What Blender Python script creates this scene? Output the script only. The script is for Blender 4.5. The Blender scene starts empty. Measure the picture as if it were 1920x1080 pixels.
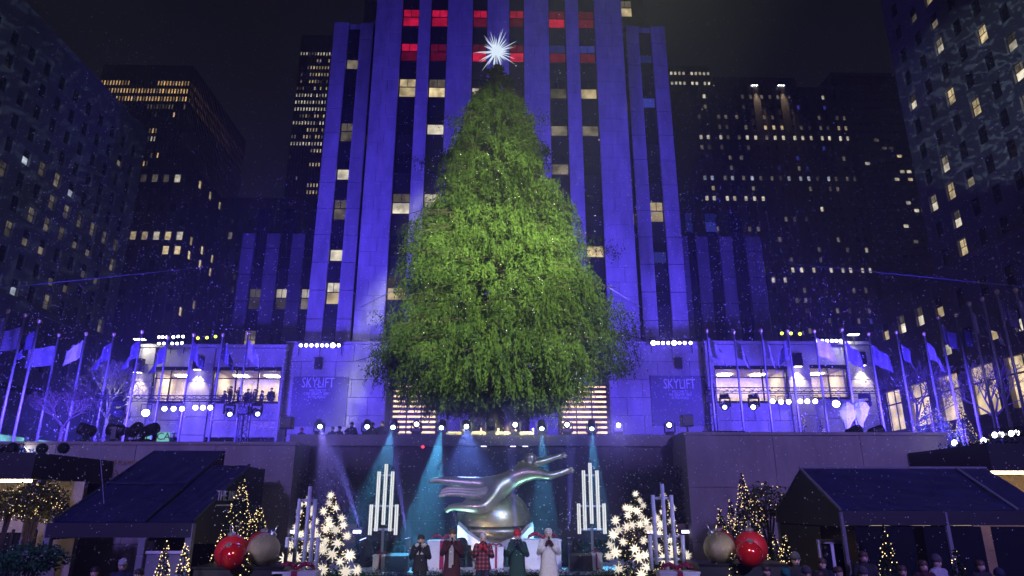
import bpy, bmesh, math, random
import numpy as np
from mathutils import Vector, Matrix
R = math.radians
random.seed(7); rng = np.random.default_rng(7)
scene = bpy.context.scene
COL = scene.collection

# ---------------- camera ----------------
F, TH, PS, CZ = 1268.0, R(17.7), R(1.076), 3.5
cam = bpy.data.cameras.new('camera'); cam.sensor_width = 36; cam.lens = F*36/1920
cam.clip_start = .1; cam.clip_end = 2000
co = bpy.data.objects.new('camera', cam); COL.objects.link(co)
co.location = (0, 0, CZ); co.rotation_euler = (R(90)+TH, 0, -PS)
scene.camera = co

# ---------------- world (night) ----------------
world = bpy.data.worlds.new('World'); scene.world = world; world.use_nodes = True
nt = world.node_tree; nt.nodes.clear()
sky = nt.nodes.new('ShaderNodeTexSky'); sky.sky_type = 'NISHITA'; sky.sun_disc = False
sky.sun_elevation = R(-8); sky.sun_rotation = R(200)
b1 = nt.nodes.new('ShaderNodeBackground'); b1.inputs[1].default_value = .05
nt.links.new(sky.outputs[0], b1.inputs[0])
b2 = nt.nodes.new('ShaderNodeBackground'); b2.inputs[0].default_value = (.85, .88, 1, 1); b2.inputs[1].default_value = .0062
ad = nt.nodes.new('ShaderNodeAddShader'); wo = nt.nodes.new('ShaderNodeOutputWorld')
nt.links.new(b1.outputs[0], ad.inputs[0]); nt.links.new(b2.outputs[0], ad.inputs[1]); nt.links.new(ad.outputs[0], wo.inputs[0])
night_fill = bpy.data.lights.new('night_fill', 'SUN'); night_fill.energy = .006; night_fill.angle = R(12); night_fill.color = (.6, .7, 1)  # faint overall fill light added to the night, no visible moon
mo = bpy.data.objects.new('night_fill', night_fill); COL.objects.link(mo); mo.rotation_euler = (R(40), R(15), 0)

# ---------------- colour / render ----------------
vs = scene.view_settings
vs.view_transform = 'Standard'; vs.look = 'None'; vs.gamma = 1; vs.exposure = 0; vs.use_curve_mapping = False
scene.render.engine = 'CYCLES'
cy = scene.cycles
cy.use_denoising = True; cy.max_bounces = 5; cy.diffuse_bounces = 2; cy.glossy_bounces = 2; cy.transmission_bounces = 3
cy.volume_bounces = 0; cy.transparent_max_bounces = 6; cy.sample_clamp_indirect = 3; cy.sample_clamp_direct = 30
cy.use_light_tree = True; cy.caustics_reflective = False; cy.caustics_refractive = False
cy.light_sampling_threshold = .005

# ---------------- pixel helpers (a pixel gives a direction; depth is chosen per thing) ----------------
_fh = Vector((math.sin(PS), math.cos(PS), 0)); _rt = Vector((math.cos(PS), -math.sin(PS), 0))
_fw = _fh*math.cos(TH)+Vector((0, 0, math.sin(TH))); _up = -_fh*math.sin(TH)+Vector((0, 0, math.cos(TH)))
def ray(px, py): return _rt*((px-960)/F)+_up*((540-py)/F)+_fw
def at(px, py, Y):
    d = ray(px, py); t = Y/d.y; return Vector((d.x*t, Y, CZ+d.z*t))
def atz(px, py, z):
    d = ray(px, py); t = (z-CZ)/d.z; return Vector((d.x*t, d.y*t, z))
def ppm(px, py, Y): return F/(Y/ray(px, py).y)      # picture pixels per metre there

# ---------------- materials ----------------
MATS = {}
def mat(name, col, rough=.6, metal=0, ns=None, na=.2, bump=0, rnd=0, spec=.5, streak=0, coat=0, trans=0):
    m = bpy.data.materials.new(name); m.use_nodes = True; MATS[name] = m
    t = m.node_tree; p = t.nodes['Principled BSDF']
    p.inputs['Base Color'].default_value = (*col, 1); p.inputs['Roughness'].default_value = rough
    p.inputs['Metallic'].default_value = metal; p.inputs['Specular IOR Level'].default_value = spec
    if coat: p.inputs['Coat Weight'].default_value = coat
    out = None
    if ns:
        tc = t.nodes.new('ShaderNodeTexCoord'); n = t.nodes.new('ShaderNodeTexNoise')
        n.inputs['Scale'].default_value = ns; n.inputs['Detail'].default_value = 6; n.inputs['Roughness'].default_value = .65
        geo = t.nodes.new('ShaderNodeNewGeometry')
        mp = t.nodes.new('ShaderNodeMapping'); t.links.new(geo.outputs['Position'], mp.inputs[0]); t.links.new(mp.outputs[0], n.inputs[0])
        if streak: mp.inputs['Scale'].default_value = (1, 1, streak)
        mx = t.nodes.new('ShaderNodeMix'); mx.data_type = 'RGBA'
        mx.inputs[6].default_value = (*[c*(1-na) for c in col], 1); mx.inputs[7].default_value = (*[min(1, c*(1+na)) for c in col], 1)
        rm = t.nodes.new('ShaderNodeMapRange'); rm.inputs[1].default_value = .3; rm.inputs[2].default_value = .7
        t.links.new(n.outputs[0], rm.inputs[0]); t.links.new(rm.outputs[0], mx.inputs[0]); out = mx.outputs[2]
        if bump:
            b = t.nodes.new('ShaderNodeBump'); b.inputs['Strength'].default_value = bump; b.inputs['Distance'].default_value = .03
            t.links.new(n.outputs[0], b.inputs['Height']); t.links.new(b.outputs[0], p.inputs['Normal'])
        rr = t.nodes.new('ShaderNodeMapRange'); rr.inputs[3].default_value = max(.02, rough-.1); rr.inputs[4].default_value = min(1, rough+.1)
        t.links.new(n.outputs[0], rr.inputs[0]); t.links.new(rr.outputs[0], p.inputs['Roughness'])
    if rnd:
        oi = t.nodes.new('ShaderNodeObjectInfo'); h = t.nodes.new('ShaderNodeHueSaturation')
        r2 = t.nodes.new('ShaderNodeMapRange'); r2.inputs[3].default_value = 1-rnd; r2.inputs[4].default_value = 1+rnd
        t.links.new(oi.outputs['Random'], r2.inputs[0]); t.links.new(r2.outputs[0], h.inputs['Value'])
        if out: t.links.new(out, h.inputs['Color'])
        else: h.inputs['Color'].default_value = (*col, 1)
        out = h.outputs[0]
    if out: t.links.new(out, p.inputs['Base Color'])
    if trans:
        tr = t.nodes.new('ShaderNodeBsdfTranslucent'); ms = t.nodes.new('ShaderNodeMixShader'); ms.inputs[0].default_value = trans
        if out: t.links.new(out, tr.inputs[0])
        else: tr.inputs[0].default_value = (*col, 1)
        o = t.nodes['Material Output']; t.links.new(p.outputs[0], ms.inputs[1]); t.links.new(tr.outputs[0], ms.inputs[2]); t.links.new(ms.outputs[0], o.inputs[0])
    return m
def emis(name, col, st, sample=False, vary=0, tex=0, tscale=2.):
    m = bpy.data.materials.new(name); m.use_nodes = True; MATS[name] = m
    t = m.node_tree; t.nodes.clear(); o = t.nodes.new('ShaderNodeOutputMaterial'); e = t.nodes.new('ShaderNodeEmission')
    e.inputs[0].default_value = (*col, 1); e.inputs[1].default_value = st; t.links.new(e.outputs[0], o.inputs[0])
    src = None
    if vary:
        oi = t.nodes.new('ShaderNodeObjectInfo'); r = t.nodes.new('ShaderNodeMapRange')
        r.inputs[3].default_value = st*(1-vary); r.inputs[4].default_value = st*(1+vary*.5); t.links.new(oi.outputs['Random'], r.inputs[0]); src = r.outputs[0]
    if tex:
        geo = t.nodes.new('ShaderNodeNewGeometry')
        n = t.nodes.new('ShaderNodeTexNoise'); n.inputs['Scale'].default_value = tscale; n.inputs['Detail'].default_value = 4
        t.links.new(geo.outputs['Position'], n.inputs[0])
        r = t.nodes.new('ShaderNodeMapRange'); r.inputs[1].default_value = .35; r.inputs[2].default_value = .65; r.inputs[3].default_value = 1-tex; r.inputs[4].default_value = 1+tex*.6
        t.links.new(n.outputs[0], r.inputs[0]); mu = t.nodes.new('ShaderNodeMath'); mu.operation = 'MULTIPLY'
        t.links.new(r.outputs[0], mu.inputs[0])
        if src: t.links.new(src, mu.inputs[1])
        else: mu.inputs[1].default_value = st
        src = mu.outputs[0]
    if src: t.links.new(src, e.inputs[1])
    m.cycles.emission_sampling = 'FRONT_BACK' if sample else 'NONE'
    return m
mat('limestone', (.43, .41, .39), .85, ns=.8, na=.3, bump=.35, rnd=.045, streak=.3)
mat('limestone_shade', (.16, .155, .15), .9, ns=.8, na=.3, bump=.3, rnd=.05, streak=.3)  # darker limestone copy: the back wings' dim light is painted into its colour
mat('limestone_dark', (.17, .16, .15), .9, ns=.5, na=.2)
mat('joint', (.12, .115, .11), .95)
mat('wing_stone', (.30, .26, .25), .7, ns=1.3, na=.22, bump=.2, rnd=.05, streak=.35)
mat('granite', (.035, .026, .03), .22, ns=9, na=.35, bump=.05, rnd=.15)
mat('granite_band', (.075, .06, .065), .3, ns=6, na=.3)
mat('paving', (.16, .15, .15), .6, ns=2, na=.25, bump=.3)
mat('stage_floor', (.72, .76, .8), .35, ns=3, na=.2, bump=.2)
mat('spandrel', (.022, .022, .026), .45, ns=1.5, na=.3)
mat('frame_metal', (.04, .04, .045), .4, .6)
mat('glass_dark', (.012, .014, .02), .06, spec=.8)
mat('tower_dark', (.05, .045, .042), .8, ns=.12, na=.3)
mat('tower_brown', (.075, .055, .042), .8, ns=.12, na=.25)
mat('tower_grey', (.10, .09, .085), .85, ns=.15, na=.25)
mat('side_stone', (.20, .19, .185), .85, ns=.35, na=.2, bump=.2)
mat('bronze', (.30, .25, .15), .42, 1, ns=3, na=.2)
mat('gilt', (.66, .55, .29), .34, .8, ns=4, na=.12, bump=.06)
mat('gilt_dark', (.26, .22, .13), .35, 1, ns=6, na=.35, bump=.35)
mat('black', (.012, .012, .014), .45)
mat('black_metal', (.018, .018, .02), .35, .4)
mat('black_gloss', (.01, .01, .012), .15)
mat('steel', (.55, .56, .58), .3, .9)
mat('pole_paint', (.32, .33, .38), .35, .6)
mat('tent', (.018, .02, .065), .3, ns=1.6, na=.3, bump=.9, spec=.8)
mat('tent_wall', (.012, .012, .016), .6, ns=2, na=.3)
mat('tent_post', (.20, .20, .22), .5)
mat('flag_dark', (.10, .09, .17), .5, ns=2, na=.3, trans=.4)
mat('flag', (.24, .23, .30), .5, ns=2, na=.25, trans=.4)
mat('flag_pale', (.48, .50, .54), .4, ns=2.5, na=.25, trans=.35)
mat('bark', (.05, .035, .025), .9, ns=12, na=.4, bump=.6)
mat('bare_bark', (.16, .14, .13), .85, ns=10, na=.3)
def leafmat(name, a, b, ns, trans=.25):
    m = mat(name, a, .65, ns=ns, na=.3, trans=trans, spec=.12); t = m.node_tree
    mx = [n for n in t.nodes if n.type == 'MIX'][0]; mx.inputs[6].default_value = (*a, 1); mx.inputs[7].default_value = (*b, 1)
    return m
leafmat('spruce', (.026, .055, .014), (.092, .155, .028), 1.1)
leafmat('fir', (.012, .03, .014), (.03, .055, .025), 3)
leafmat('hedge', (.008, .016, .012), (.02, .04, .03), 2)
leafmat('shrub', (.05, .06, .012), (.12, .13, .03), 4)
leafmat('fern', (.02, .09, .04), (.05, .17, .08), 4)
mat('ornament_red', (.42, .008, .015), .16, .35, ns=25, na=.15, coat=.6)
mat('ornament_red_matte', (.40, .01, .02), .45, .1, ns=25, na=.2)
mat('ornament_gold', (.52, .45, .26), .36, .8, ns=90, na=.6, bump=.8)
mat('frame_white', (.72, .76, .84), .35, ns=6, na=.1)
mat('silver', (.7, .7, .72), .3, .9)
mat('box_white', (.82, .81, .78), .5, ns=3, na=.06)
mat('ribbon', (.36, .02, .07), .35, ns=8, na=.2)
mat('garland', (.03, .09, .07), .5, ns=9, na=.5)
mat('tan_panel', (.22, .15, .10), .7, ns=2, na=.2)
mat('wood', (.24, .15, .075), .45, ns=5, na=.35)
mat('skin', (.62, .40, .31), .5); mat('skin_dark', (.25, .14, .10), .5)
mat('hair_dark', (.02, .014, .01), .6); mat('hair_brown', (.08, .045, .025), .6); mat('hair_grey', (.45, .42, .40), .6)
mat('cloth_black', (.016, .016, .02), .85, ns=20, na=.4); mat('cloth_burgundy', (.05, .01, .018), .85, ns=20, na=.3)
mat('cloth_green', (.012, .05, .045), .85, ns=20, na=.3); mat('cloth_cream', (.60, .58, .58), .9, ns=20, na=.12)
mat('cloth_navy', (.016, .02, .05), .85); mat('cloth_red', (.42, .015, .03), .8); mat('cloth_grey', (.35, .35, .37), .9, ns=60, na=.6)
mat('cloth_teal', (.02, .2, .16), .8); mat('fur', (.7, .68, .68), .95); mat('cloth_wool', (.07, .068, .075), .95, ns=30, na=.4)
mat('plastic_sheet', (.6, .65, .62), .25, trans=.5)
mat('white_paint', (.72, .70, .72), .5)
mat('int_wall', (.62, .55, .44), .8, ns=2, na=.2); mat('int_dark', (.12, .08, .07), .8)
mat('snow', (.95, .95, .95), .8, trans=.5)
mat('gold_letter', (.42, .30, .14), .4, .5)
mat('letter_pale', (.75, .75, .85), .5)
mat('banner', (.16, .15, .19), .6, ns=.8, na=.25)
mat('letter_gilt', (.55, .45, .28), .4, .6)
mat('cable', (.25, .25, .4), .5)
emis('win_warm', (1, .78, .42), .7, vary=.6, tex=.5, tscale=1.1); emis('win_white', (1, .9, .68), .8, vary=.5, tex=.5, tscale=1.0)
emis('win_gold', (1, .62, .24), .95, vary=.75, tex=.4, tscale=.6); emis('win_cool', (.75, .85, 1), .6, vary=.6, tex=.5, tscale=.9)
emis('win_dim', (1, .85, .6), .14, vary=.8, tex=.6, tscale=1.2); emis('win_red', (1, .015, .09), .5, vary=.5, tex=.4, tscale=1.5); emis('win_reddim', (.8, .02, .14), .12, vary=.5, tex=.4)
emis('win_blue', (.10, .12, 1), .25, vary=.7)
emis('lens_white', (.93, .95, 1), 14); emis('lens_green', (.9, 1, .7), 14); emis('lens_yellow', (.75, .9, .05), 5); emis('lens_blue', (.35, .4, 1), 9); emis('lens_cyan', (.6, .9, 1), 14)
emis('led_tube', (.95, .98, 1), .95, sample=False); emis('star_glow', (1, .88, .74), 1.25, vary=.35); emis('star_top', (.74, .86, 1), 1.0)
emis('fairy', (1, .72, .34), 3.0); emis('strip_warm', (1, .76, .42), 26, sample=True); emis('room_light', (1, .86, .62), 45, sample=True)
emis('shop_cyan', (.25, .75, .9), .8, tex=.5, tscale=.5, sample=False); emis('sign_teal', (.25, .75, .62), .7); emis('shop_warm', (1, .75, .45), 1.1, tex=.6, tscale=.35)
emis('slat_glow', (1, .70, .42), 2.2, tex=.4, tscale=1.2); emis('sconce_glow', (1, .88, .62), 7); emis('strip_violet', (.7, .65, 1), 4); emis('red_lamp', (1, .03, .05), 5)

# ---------------- mesh helpers ----------------
class MB:
    def __init__(s): s.v = []; s.f = []
    def _add(s, vs_, fs):
        o = len(s.v); s.v += [tuple(p) for p in vs_]; s.f += [tuple(i+o for i in q) for q in fs]; return s
    def box(s, x0, x1, y0, y1, z0, z1):
        return s._add([(x0,y0,z0),(x1,y0,z0),(x1,y1,z0),(x0,y1,z0),(x0,y0,z1),(x1,y0,z1),(x1,y1,z1),(x0,y1,z1)],
                      [(0,3,2,1),(4,5,6,7),(0,1,5,4),(1,2,6,5),(2,3,7,6),(3,0,4,7)])
    def cbox(s, x0, x1, y0, y1, z0, z1, c=.02):      # block with a chamfered front (-y) face
        return s._add([(x0,y0+c,z0),(x1,y0+c,z0),(x1,y1,z0),(x0,y1,z0),(x0,y0+c,z1),(x1,y0+c,z1),(x1,y1,z1),(x0,y1,z1),
                       (x0+c,y0,z0+c),(x1-c,y0,z0+c),(x1-c,y0,z1-c),(x0+c,y0,z1-c)],
                      [(0,3,2,1),(4,5,6,7),(1,2,6,5),(2,3,7,6),(3,0,4,7),(8,9,10,11),(0,1,9,8),(1,5,10,9),(5,4,11,10),(4,0,8,11)])
    def obox(s, c, sz, M):
        h = Vector(sz)/2; pts = [Vector(c)+M@Vector((h.x*a, h.y*b, h.z*d)) for d in (-1, 1) for a, b in ((-1,-1),(1,-1),(1,1),(-1,1))]
        return s._add(pts, [(0,3,2,1),(4,5,6,7),(0,1,5,4),(1,2,6,5),(2,3,7,6),(3,0,4,7)])
    def cyl(s, p0, p1, r0, r1=None, n=8, caps=True):
        r1 = r0 if r1 is None else r1; p0 = Vector(p0); p1 = Vector(p1); d = (p1-p0)
        if d.length < 1e-6: return s
        q = d.to_track_quat('Z', 'Y').to_matrix(); ps = []
        for p, r in ((p0, r0), (p1, r1)):
            for i in range(n):
                a = 2*math.pi*i/n; ps.append(p+q@Vector((r*math.cos(a), r*math.sin(a), 0)))
        fs = [(i, (i+1) % n, n+(i+1) % n, n+i) for i in range(n)]
        if caps: fs += [tuple(range(n-1, -1, -1)), tuple(range(n, 2*n))]
        return s._add(ps, fs)
    def path(s, pts, r, n=6):
        for i in range(len(pts)-1):
            a = r[i] if isinstance(r, (list, tuple)) else r; b = r[i+1] if isinstance(r, (list, tuple)) else r
            s.cyl(pts[i], pts[i+1], a, b, n)
        return s
    def lathe(s, prof, c=(0,0,0), n=16, M=None):
        c = Vector(c); ps = []
        for r, z in prof:
            for i in range(n):
                a = 2*math.pi*i/n; q = Vector((r*math.cos(a), r*math.sin(a), z)); ps.append(c+(M@q if M else q))
        fs = [(k*n+i, k*n+(i+1) % n, (k+1)*n+(i+1) % n, (k+1)*n+i) for k in range(len(prof)-1) for i in range(n)]
        fs += [tuple(range(n-1, -1, -1)), tuple(range((len(prof)-1)*n, len(prof)*n))]
        return s._add(ps, fs)
    def sph(s, c, r, n=16, m=10, sc=(1,1,1)):
        prof = [(max(1e-4, math.sin(math.pi*k/m)), -math.cos(math.pi*k/m)) for k in range(m+1)]
        M = Matrix.Diagonal(Vector((r*sc[0], r*sc[1], r*sc[2])))
        return s.lathe(prof, c, n, M)
    def loft(s, rings, cap=True):
        n = len(rings[0]); ps = [p for r in rings for p in r]
        fs = [(k*n+i, k*n+(i+1) % n, (k+1)*n+(i+1) % n, (k+1)*n+i) for k in range(len(rings)-1) for i in range(n)]
        if cap: fs += [tuple(range(n-1, -1, -1)), tuple(range((len(rings)-1)*n, len(rings)*n))]
        return s._add(ps, fs)
    def poly(s, pts): return s._add(pts, [tuple(range(len(pts)))])
    def slab(s, pts, th):            # a quad given thickness along its normal
        a, b, c = Vector(pts[0]), Vector(pts[1]), Vector(pts[2]); n = (b-a).cross(c-a).normalized()*th
        k = len(pts); ps = [Vector(p) for p in pts]+[Vector(p)-n for p in pts]
        return s._add(ps, [tuple(range(k)), tuple(range(2*k-1, k-1, -1))]+[(i, k+i, k+(i+1) % k, (i+1) % k) for i in range(k)])
    def mesh(s, name, m=None, off=(0,0,0), smooth=False):
        o = Vector(off); me = bpy.data.meshes.new(name)
        me.from_pydata([(p[0]-o.x, p[1]-o.y, p[2]-o.z) for p in s.v], [], s.f)
        if m: me.materials.append(MATS[m] if isinstance(m, str) else m)
        if smooth: me.polygons.foreach_set('use_smooth', [True]*len(me.polygons))
        me.update(); return me
    def build(s, name, m, parent=None, smooth=False):
        """parts keep world coordinates: verts are taken relative to the thing's base"""
        b = base_of(parent); me = s.mesh(name, m, b, smooth); return link(name, me, parent)
def base_of(p):
    b = Vector((0, 0, 0))
    while p is not None: b += p.location; p = p.parent
    return b
def link(name, me, parent=None, loc=(0,0,0), rot=None, scale=None):
    o = bpy.data.objects.new(name, me); COL.objects.link(o); o.parent = parent; o.location = loc
    if rot is not None: o.rotation_euler = rot
    if scale is not None: o.scale = scale
    return o
def tag(o, label=None, cat=None, group=None, kind=None):
    if label: o['label'] = label
    if cat: o['category'] = cat
    if group: o['group'] = group
    if kind: o['kind'] = kind
    return o
def thing(name, label, cat, loc=(0,0,0), group=None, rz=0):
    o = link(name, None, None, loc, (0, 0, rz)); o.empty_display_size = .2; return tag(o, label, cat, group)
def struct(o): o['kind'] = 'structure'; return o
def copy_tree(o, parent=None, loc=None, rz=None, label=None, group=None, scale=None):
    c = o.copy(); COL.objects.link(c); c.parent = parent
    if loc is not None: c.location = loc
    if rz is not None: c.rotation_euler = (0, 0, rz)
    if scale is not None: c.scale = (scale,)*3
    if label: c['label'] = label
    if group: c['group'] = group
    for ch in list(o.children): copy_tree(ch, c)
    return c
def quads(name, P, m, parent=None, smooth=False):
    """P: (n,4,3) array of quads in world space -> one mesh"""
    b = np.array(base_of(parent)); n = len(P); me = bpy.data.meshes.new(name)
    me.vertices.add(n*4); me.vertices.foreach_set('co', (P-b).reshape(-1).astype(np.float32))
    me.loops.add(n*4); me.loops.foreach_set('vertex_index', np.arange(n*4, dtype=np.int32))
    me.polygons.add(n); me.polygons.foreach_set('loop_start', np.arange(0, n*4, 4, dtype=np.int32))
    me.update(calc_edges=True); me.materials.append(MATS[m]); return link(name, me, parent)
def leaves(C, D, L, Wd, up=None):
    """leaf quads: centres C, directions D (n,3), lengths L, widths Wd"""
    n = len(C); D = D/np.linalg.norm(D, axis=1, keepdims=True); r = rng.normal(size=(n, 3)); S = np.cross(D, r); S /= np.linalg.norm(S, axis=1, keepdims=True)
    L = np.asarray(L).reshape(-1, 1); Wd = np.asarray(Wd).reshape(-1, 1)
    return np.stack([C-D*L*.5, C+S*Wd*.5-D*L*.08, C+D*L*.5, C-S*Wd*.5-D*L*.08], 1)
def octas(name, C, r, m, parent=None):
    """little closed octahedra (snow flakes, bulbs) in one mesh"""
    b = np.array(base_of(parent)); C = np.asarray(C)-b; n = len(C); r = np.broadcast_to(np.asarray(r, float), (n,)).reshape(-1, 1, 1)
    base = np.array([(1,0,0),(-1,0,0),(0,1,0),(0,-1,0),(0,0,1),(0,0,-1)], float)[None]*r
    V = (C[:, None, :]+base).reshape(-1, 3); fi = np.array([(0,2,4),(2,1,4),(1,3,4),(3,0,4),(2,0,5),(1,2,5),(3,1,5),(0,3,5)])
    T = (fi[None]+np.arange(n)[:, None, None]*6).reshape(-1).astype(np.int32)
    me = bpy.data.meshes.new(name); me.vertices.add(len(V)); me.vertices.foreach_set('co', V.reshape(-1).astype(np.float32))
    me.loops.add(len(T)); me.loops.foreach_set('vertex_index', T); me.polygons.add(len(T)//3)
    me.polygons.foreach_set('loop_start', np.arange(0, len(T), 3, dtype=np.int32)); me.update(calc_edges=True)
    me.materials.append(MATS[m]); o = link(name, me, parent); o['kind'] = 'stuff'; return o
def lettering(s, size, loc, m, parent=None, rz=0, ext=.012, align='CENTER', name='lettering', lean=0):
    cu = bpy.data.curves.new('t', 'FONT'); cu.body = s; cu.size = size; cu.extrude = ext; cu.align_x = align; cu.align_y = 'CENTER'; cu.resolution_u = 2
    t = bpy.data.objects.new('t', cu); COL.objects.link(t); bpy.context.view_layer.update()
    me = bpy.data.meshes.new_from_object(t.evaluated_get(bpy.context.evaluated_depsgraph_get()))
    bpy.data.objects.remove(t); me.materials.clear(); me.materials.append(MATS[m])
    o = link(name, me, parent, Vector(loc)-base_of(parent), (R(90)+lean, 0, rz)); return o
def spot(name, loc, target, power, col, cone, blend=.5, parent=None, r=.15):
    l = bpy.data.lights.new(name, 'SPOT'); l.energy = power; l.color = col; l.spot_size = R(cone); l.spot_blend = blend; l.shadow_soft_size = r
    o = bpy.data.objects.new(name, l); COL.objects.link(o)
    o.rotation_euler = (Vector(target)-Vector(loc)).to_track_quat('-Z', 'Y').to_euler()
    o.location = Vector(loc); return o
BLUE = (.085, .05, 1.0)
HAZE = .0015
# =====================================================================================
#  SETTING: ground, plaza, retaining walls, stage
# =====================================================================================
ZP = 5.65            # street-level plaza; the sunken rink floor is z = 0
def part_box(name, m, parent, *b): return MB().box(*b).build(name, m, parent)
def set_mat(o, m):
    o.material_slots[0].link = 'OBJECT'; o.material_slots[0].material = MATS[m]
struct(MB().box(-400, 400, -60, 600, -.5, 0).build('ground', 'paving'))
g = MB(); g.box(-90, 90, 28.6, 300, ZP-.4, ZP); g.box(-90, -19.5, 5, 28.6, ZP-.4, ZP); g.box(19.5, 90, 5, 28.6, ZP-.4, ZP)
g.box(-19.5, -8.25, 26.7, 28.6, ZP-.4, ZP-.01); g.box(7.3, 19.5, 26.7, 28.6, ZP-.4, ZP-.01)
struct(g.build('plaza_pavement', 'paving'))

def ashlar(root, x0, x1, z0, z1, Y, course, bw, m='limestone', depth=.35, gap=.024, back='joint', piece='stone_block', cap=300, c=.02):
    """wall built of separate blocks in running bond, in front of a recessed backing"""
    n = max(1, round((z1-z0)/course)); ch = (z1-z0)/n; k = 0; rest = MB()
    for j in range(n):
        nb = max(1, round((x1-x0)/bw)); w = (x1-x0)/nb; edges = [x0+i*w for i in range(nb+1)]
        if nb > 1 and j % 2: edges = [x0]+[x0+(i+.5)*w for i in range(nb)]+[x1]
        for i in range(len(edges)-1):
            dy = random.uniform(0, .012)
            a = (edges[i]+gap/2, edges[i+1]-gap/2, Y+dy, Y+depth, z0+j*ch+gap/2, z0+(j+1)*ch-gap/2)
            if k < cap: MB().cbox(*a, c=c).build(piece, m, root)
            else: rest.cbox(*a, c=c)
            k += 1
    if rest.v: tag(rest.build('upper_'+piece+'s', m, root), kind='stuff')
    return k

# --- statue wall at the back of the sunken rink
xl, xr = at(548, 900, 28.5).x, at(1292, 900, 28.5).x
w = thing('statue_wall', 'dark polished granite wall with waterfall joints behind the gilded statue', 'wall', (0, 28.5, 0))
part_box('backing', 'joint', w, xl-.2, xr+.2, 28.75, 29.3, 0, 5.8)
for j in range(4):
    for i in range(12):
        a = xl+(xr-xl)*i/12; b = xl+(xr-xl)*(i+1)/12; z0 = 5.75*j/4; z1 = 5.75*(j+1)/4
        MB().cbox(a+.008, b-.008, 28.5+random.uniform(0, .012), 28.8, z0+.008, z1-.008, .008).build('granite_panel', 'granite', w)
part_box('coping', 'granite_band', w, xl-.2, xr+.2, 28.32, 29.5, 5.76, 6.2)
# --- pale stone wing walls
def wing(px0, px1, py, Y, label, side, zt):
    x0, x1 = at(px0, 900, Y).x, at(px1, 900, Y).x
    t = thing('wing_wall', label, 'wall', ((x0+x1)/2, Y, 0))
    part_box('backing', 'joint', t, x0+.03, x1-.03, Y+.28, Y+2.05, 0, zt-.08)
    n = 4 if side < 0 else 3
    for j, (za, zb) in enumerate(((0, 2.1), (2.1, 4.1), (4.1, zt-.12))):
        for i in range(n):
            a = x0+(x1-x0)*i/n; b = x0+(x1-x0)*(i+1)/n
            MB().cbox(a+.007, b-.007, Y+random.uniform(0, .01), Y+.3, za+.007, zb-.007, .008).build('stone_panel', 'wing_stone', t)
    xe = x1 if side < 0 else x0
    MB().box(min(xe, xe+.02*side), max(xe, xe+.02*side), Y+.3, Y+2, 0, zt-.12).build('return_panel', 'wing_stone', t)
    part_box('coping', 'wing_stone', t, x0-.06, x1+.06, Y-.06, Y+2.2, zt-.115, zt)
    return t, x0, x1
wl, wlx0, wlx1 = wing(-60, 548, 830, 26.5, 'pale stone wall carrying faded gilt shopping lettering', -1, 5.75)
wr, wrx0, wrx1 = wing(1290, 1790, 808, 26.5, 'pale stone wall behind the gabled black marquee', 1, 6.15)
p = at(200, 872, 26.4); lettering('DINING & SHOPPING', .27, at(208, 868, 26.47), 'gold_letter', wl, ext=.01)
lettering('Smith & Mills', .30, at(213, 886, 26.47), 'gold_letter', wl, ext=.01)
# --- stage: lower deck and raised tier with a tinsel edge
st = thing('concert_stage', 'white two-tier stage deck with tinsel edge where the singers stand', 'stage', (0, 22, 0))
part_box('lower_deck', 'stage_floor', st, -6.5, 5.2, 18.5, 22.4, 0, .9)
part_box('upper_deck', 'stage_floor', st, -6.5, 5.2, 22.4, 27.6, 0, 1.5)
part_box('deck_edge', 'black', st, -6.5, 5.2, 22.36, 22.4, .9, 1.42)
# tinsel along the tier edge
n = 5200; C = np.stack([rng.uniform(-6.4, 5.1, n), rng.uniform(22.1, 22.42, n), 1.36+rng.normal(0, .07, n)+.1], 1)
D = rng.normal(size=(n, 3)); D[:, 2] += .6
tn = quads('tinsel_garland', leaves(C, D, rng.uniform(.05, .13, n), rng.uniform(.012, .03, n)), 'garland', st)
tag(tn, kind='stuff')
# low planting and tan benches beside the wall
def hedge(name, label, x0, x1, y0, y1, z0, z1, n, m='hedge', cat='hedge', sz=(.07, .2), group=None, lumpy=.25):
    t = thing(name, label, cat, ((x0+x1)/2, (y0+y1)/2, z0), group)
    P = rng.uniform(0, 1, (n, 3)); top = z1-lumpy*(z1-z0)*(.5+.5*np.sin(P[:, 0]*(x1-x0)*3.1+np.cos(P[:, 0]*9)))*rng.uniform(.2, 1, n)
    C = np.stack([x0+P[:, 0]*(x1-x0), y0+P[:, 1]**1.5*(y1-y0), z0+P[:, 2]*(top-z0)], 1)
    o = quads('foliage', leaves(C, rng.normal(size=(n, 3)), rng.uniform(*sz, n), rng.uniform(sz[0]*.5, sz[1]*.5, n)), m, t); tag(o, kind='stuff')
    s = MB()
    for k in range(max(3, int((x1-x0)*1.5))):
        x = random.uniform(x0+.1, x1-.1); y = random.uniform(y0+.1, y1-.05); s.cyl((x, y, z0-.05), (x+random.uniform(-.2, .2), y, z0+(z1-z0)*.7), .03, .012, 5)
    tag(s.build('stems', 'bark', t), kind='stuff'); return t
xa, xb = at(560, 900, 27.6).x, at(735, 900, 27.6).x
hedge('ivy_hedge', 'dark evergreen hedge on the wall behind the star trees near the awning', xa, xb, 27.2, 28.4, 2.6, 5.0, 5200)
xc, xd = at(1180, 900, 27.6).x, at(1290, 900, 27.6).x
hedge('ivy_hedge', 'dark evergreen hedge on the wall behind the star trees near the marquee', xc, xd, 27.2, 28.4, 2.6, 5.1, 4200)
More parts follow.
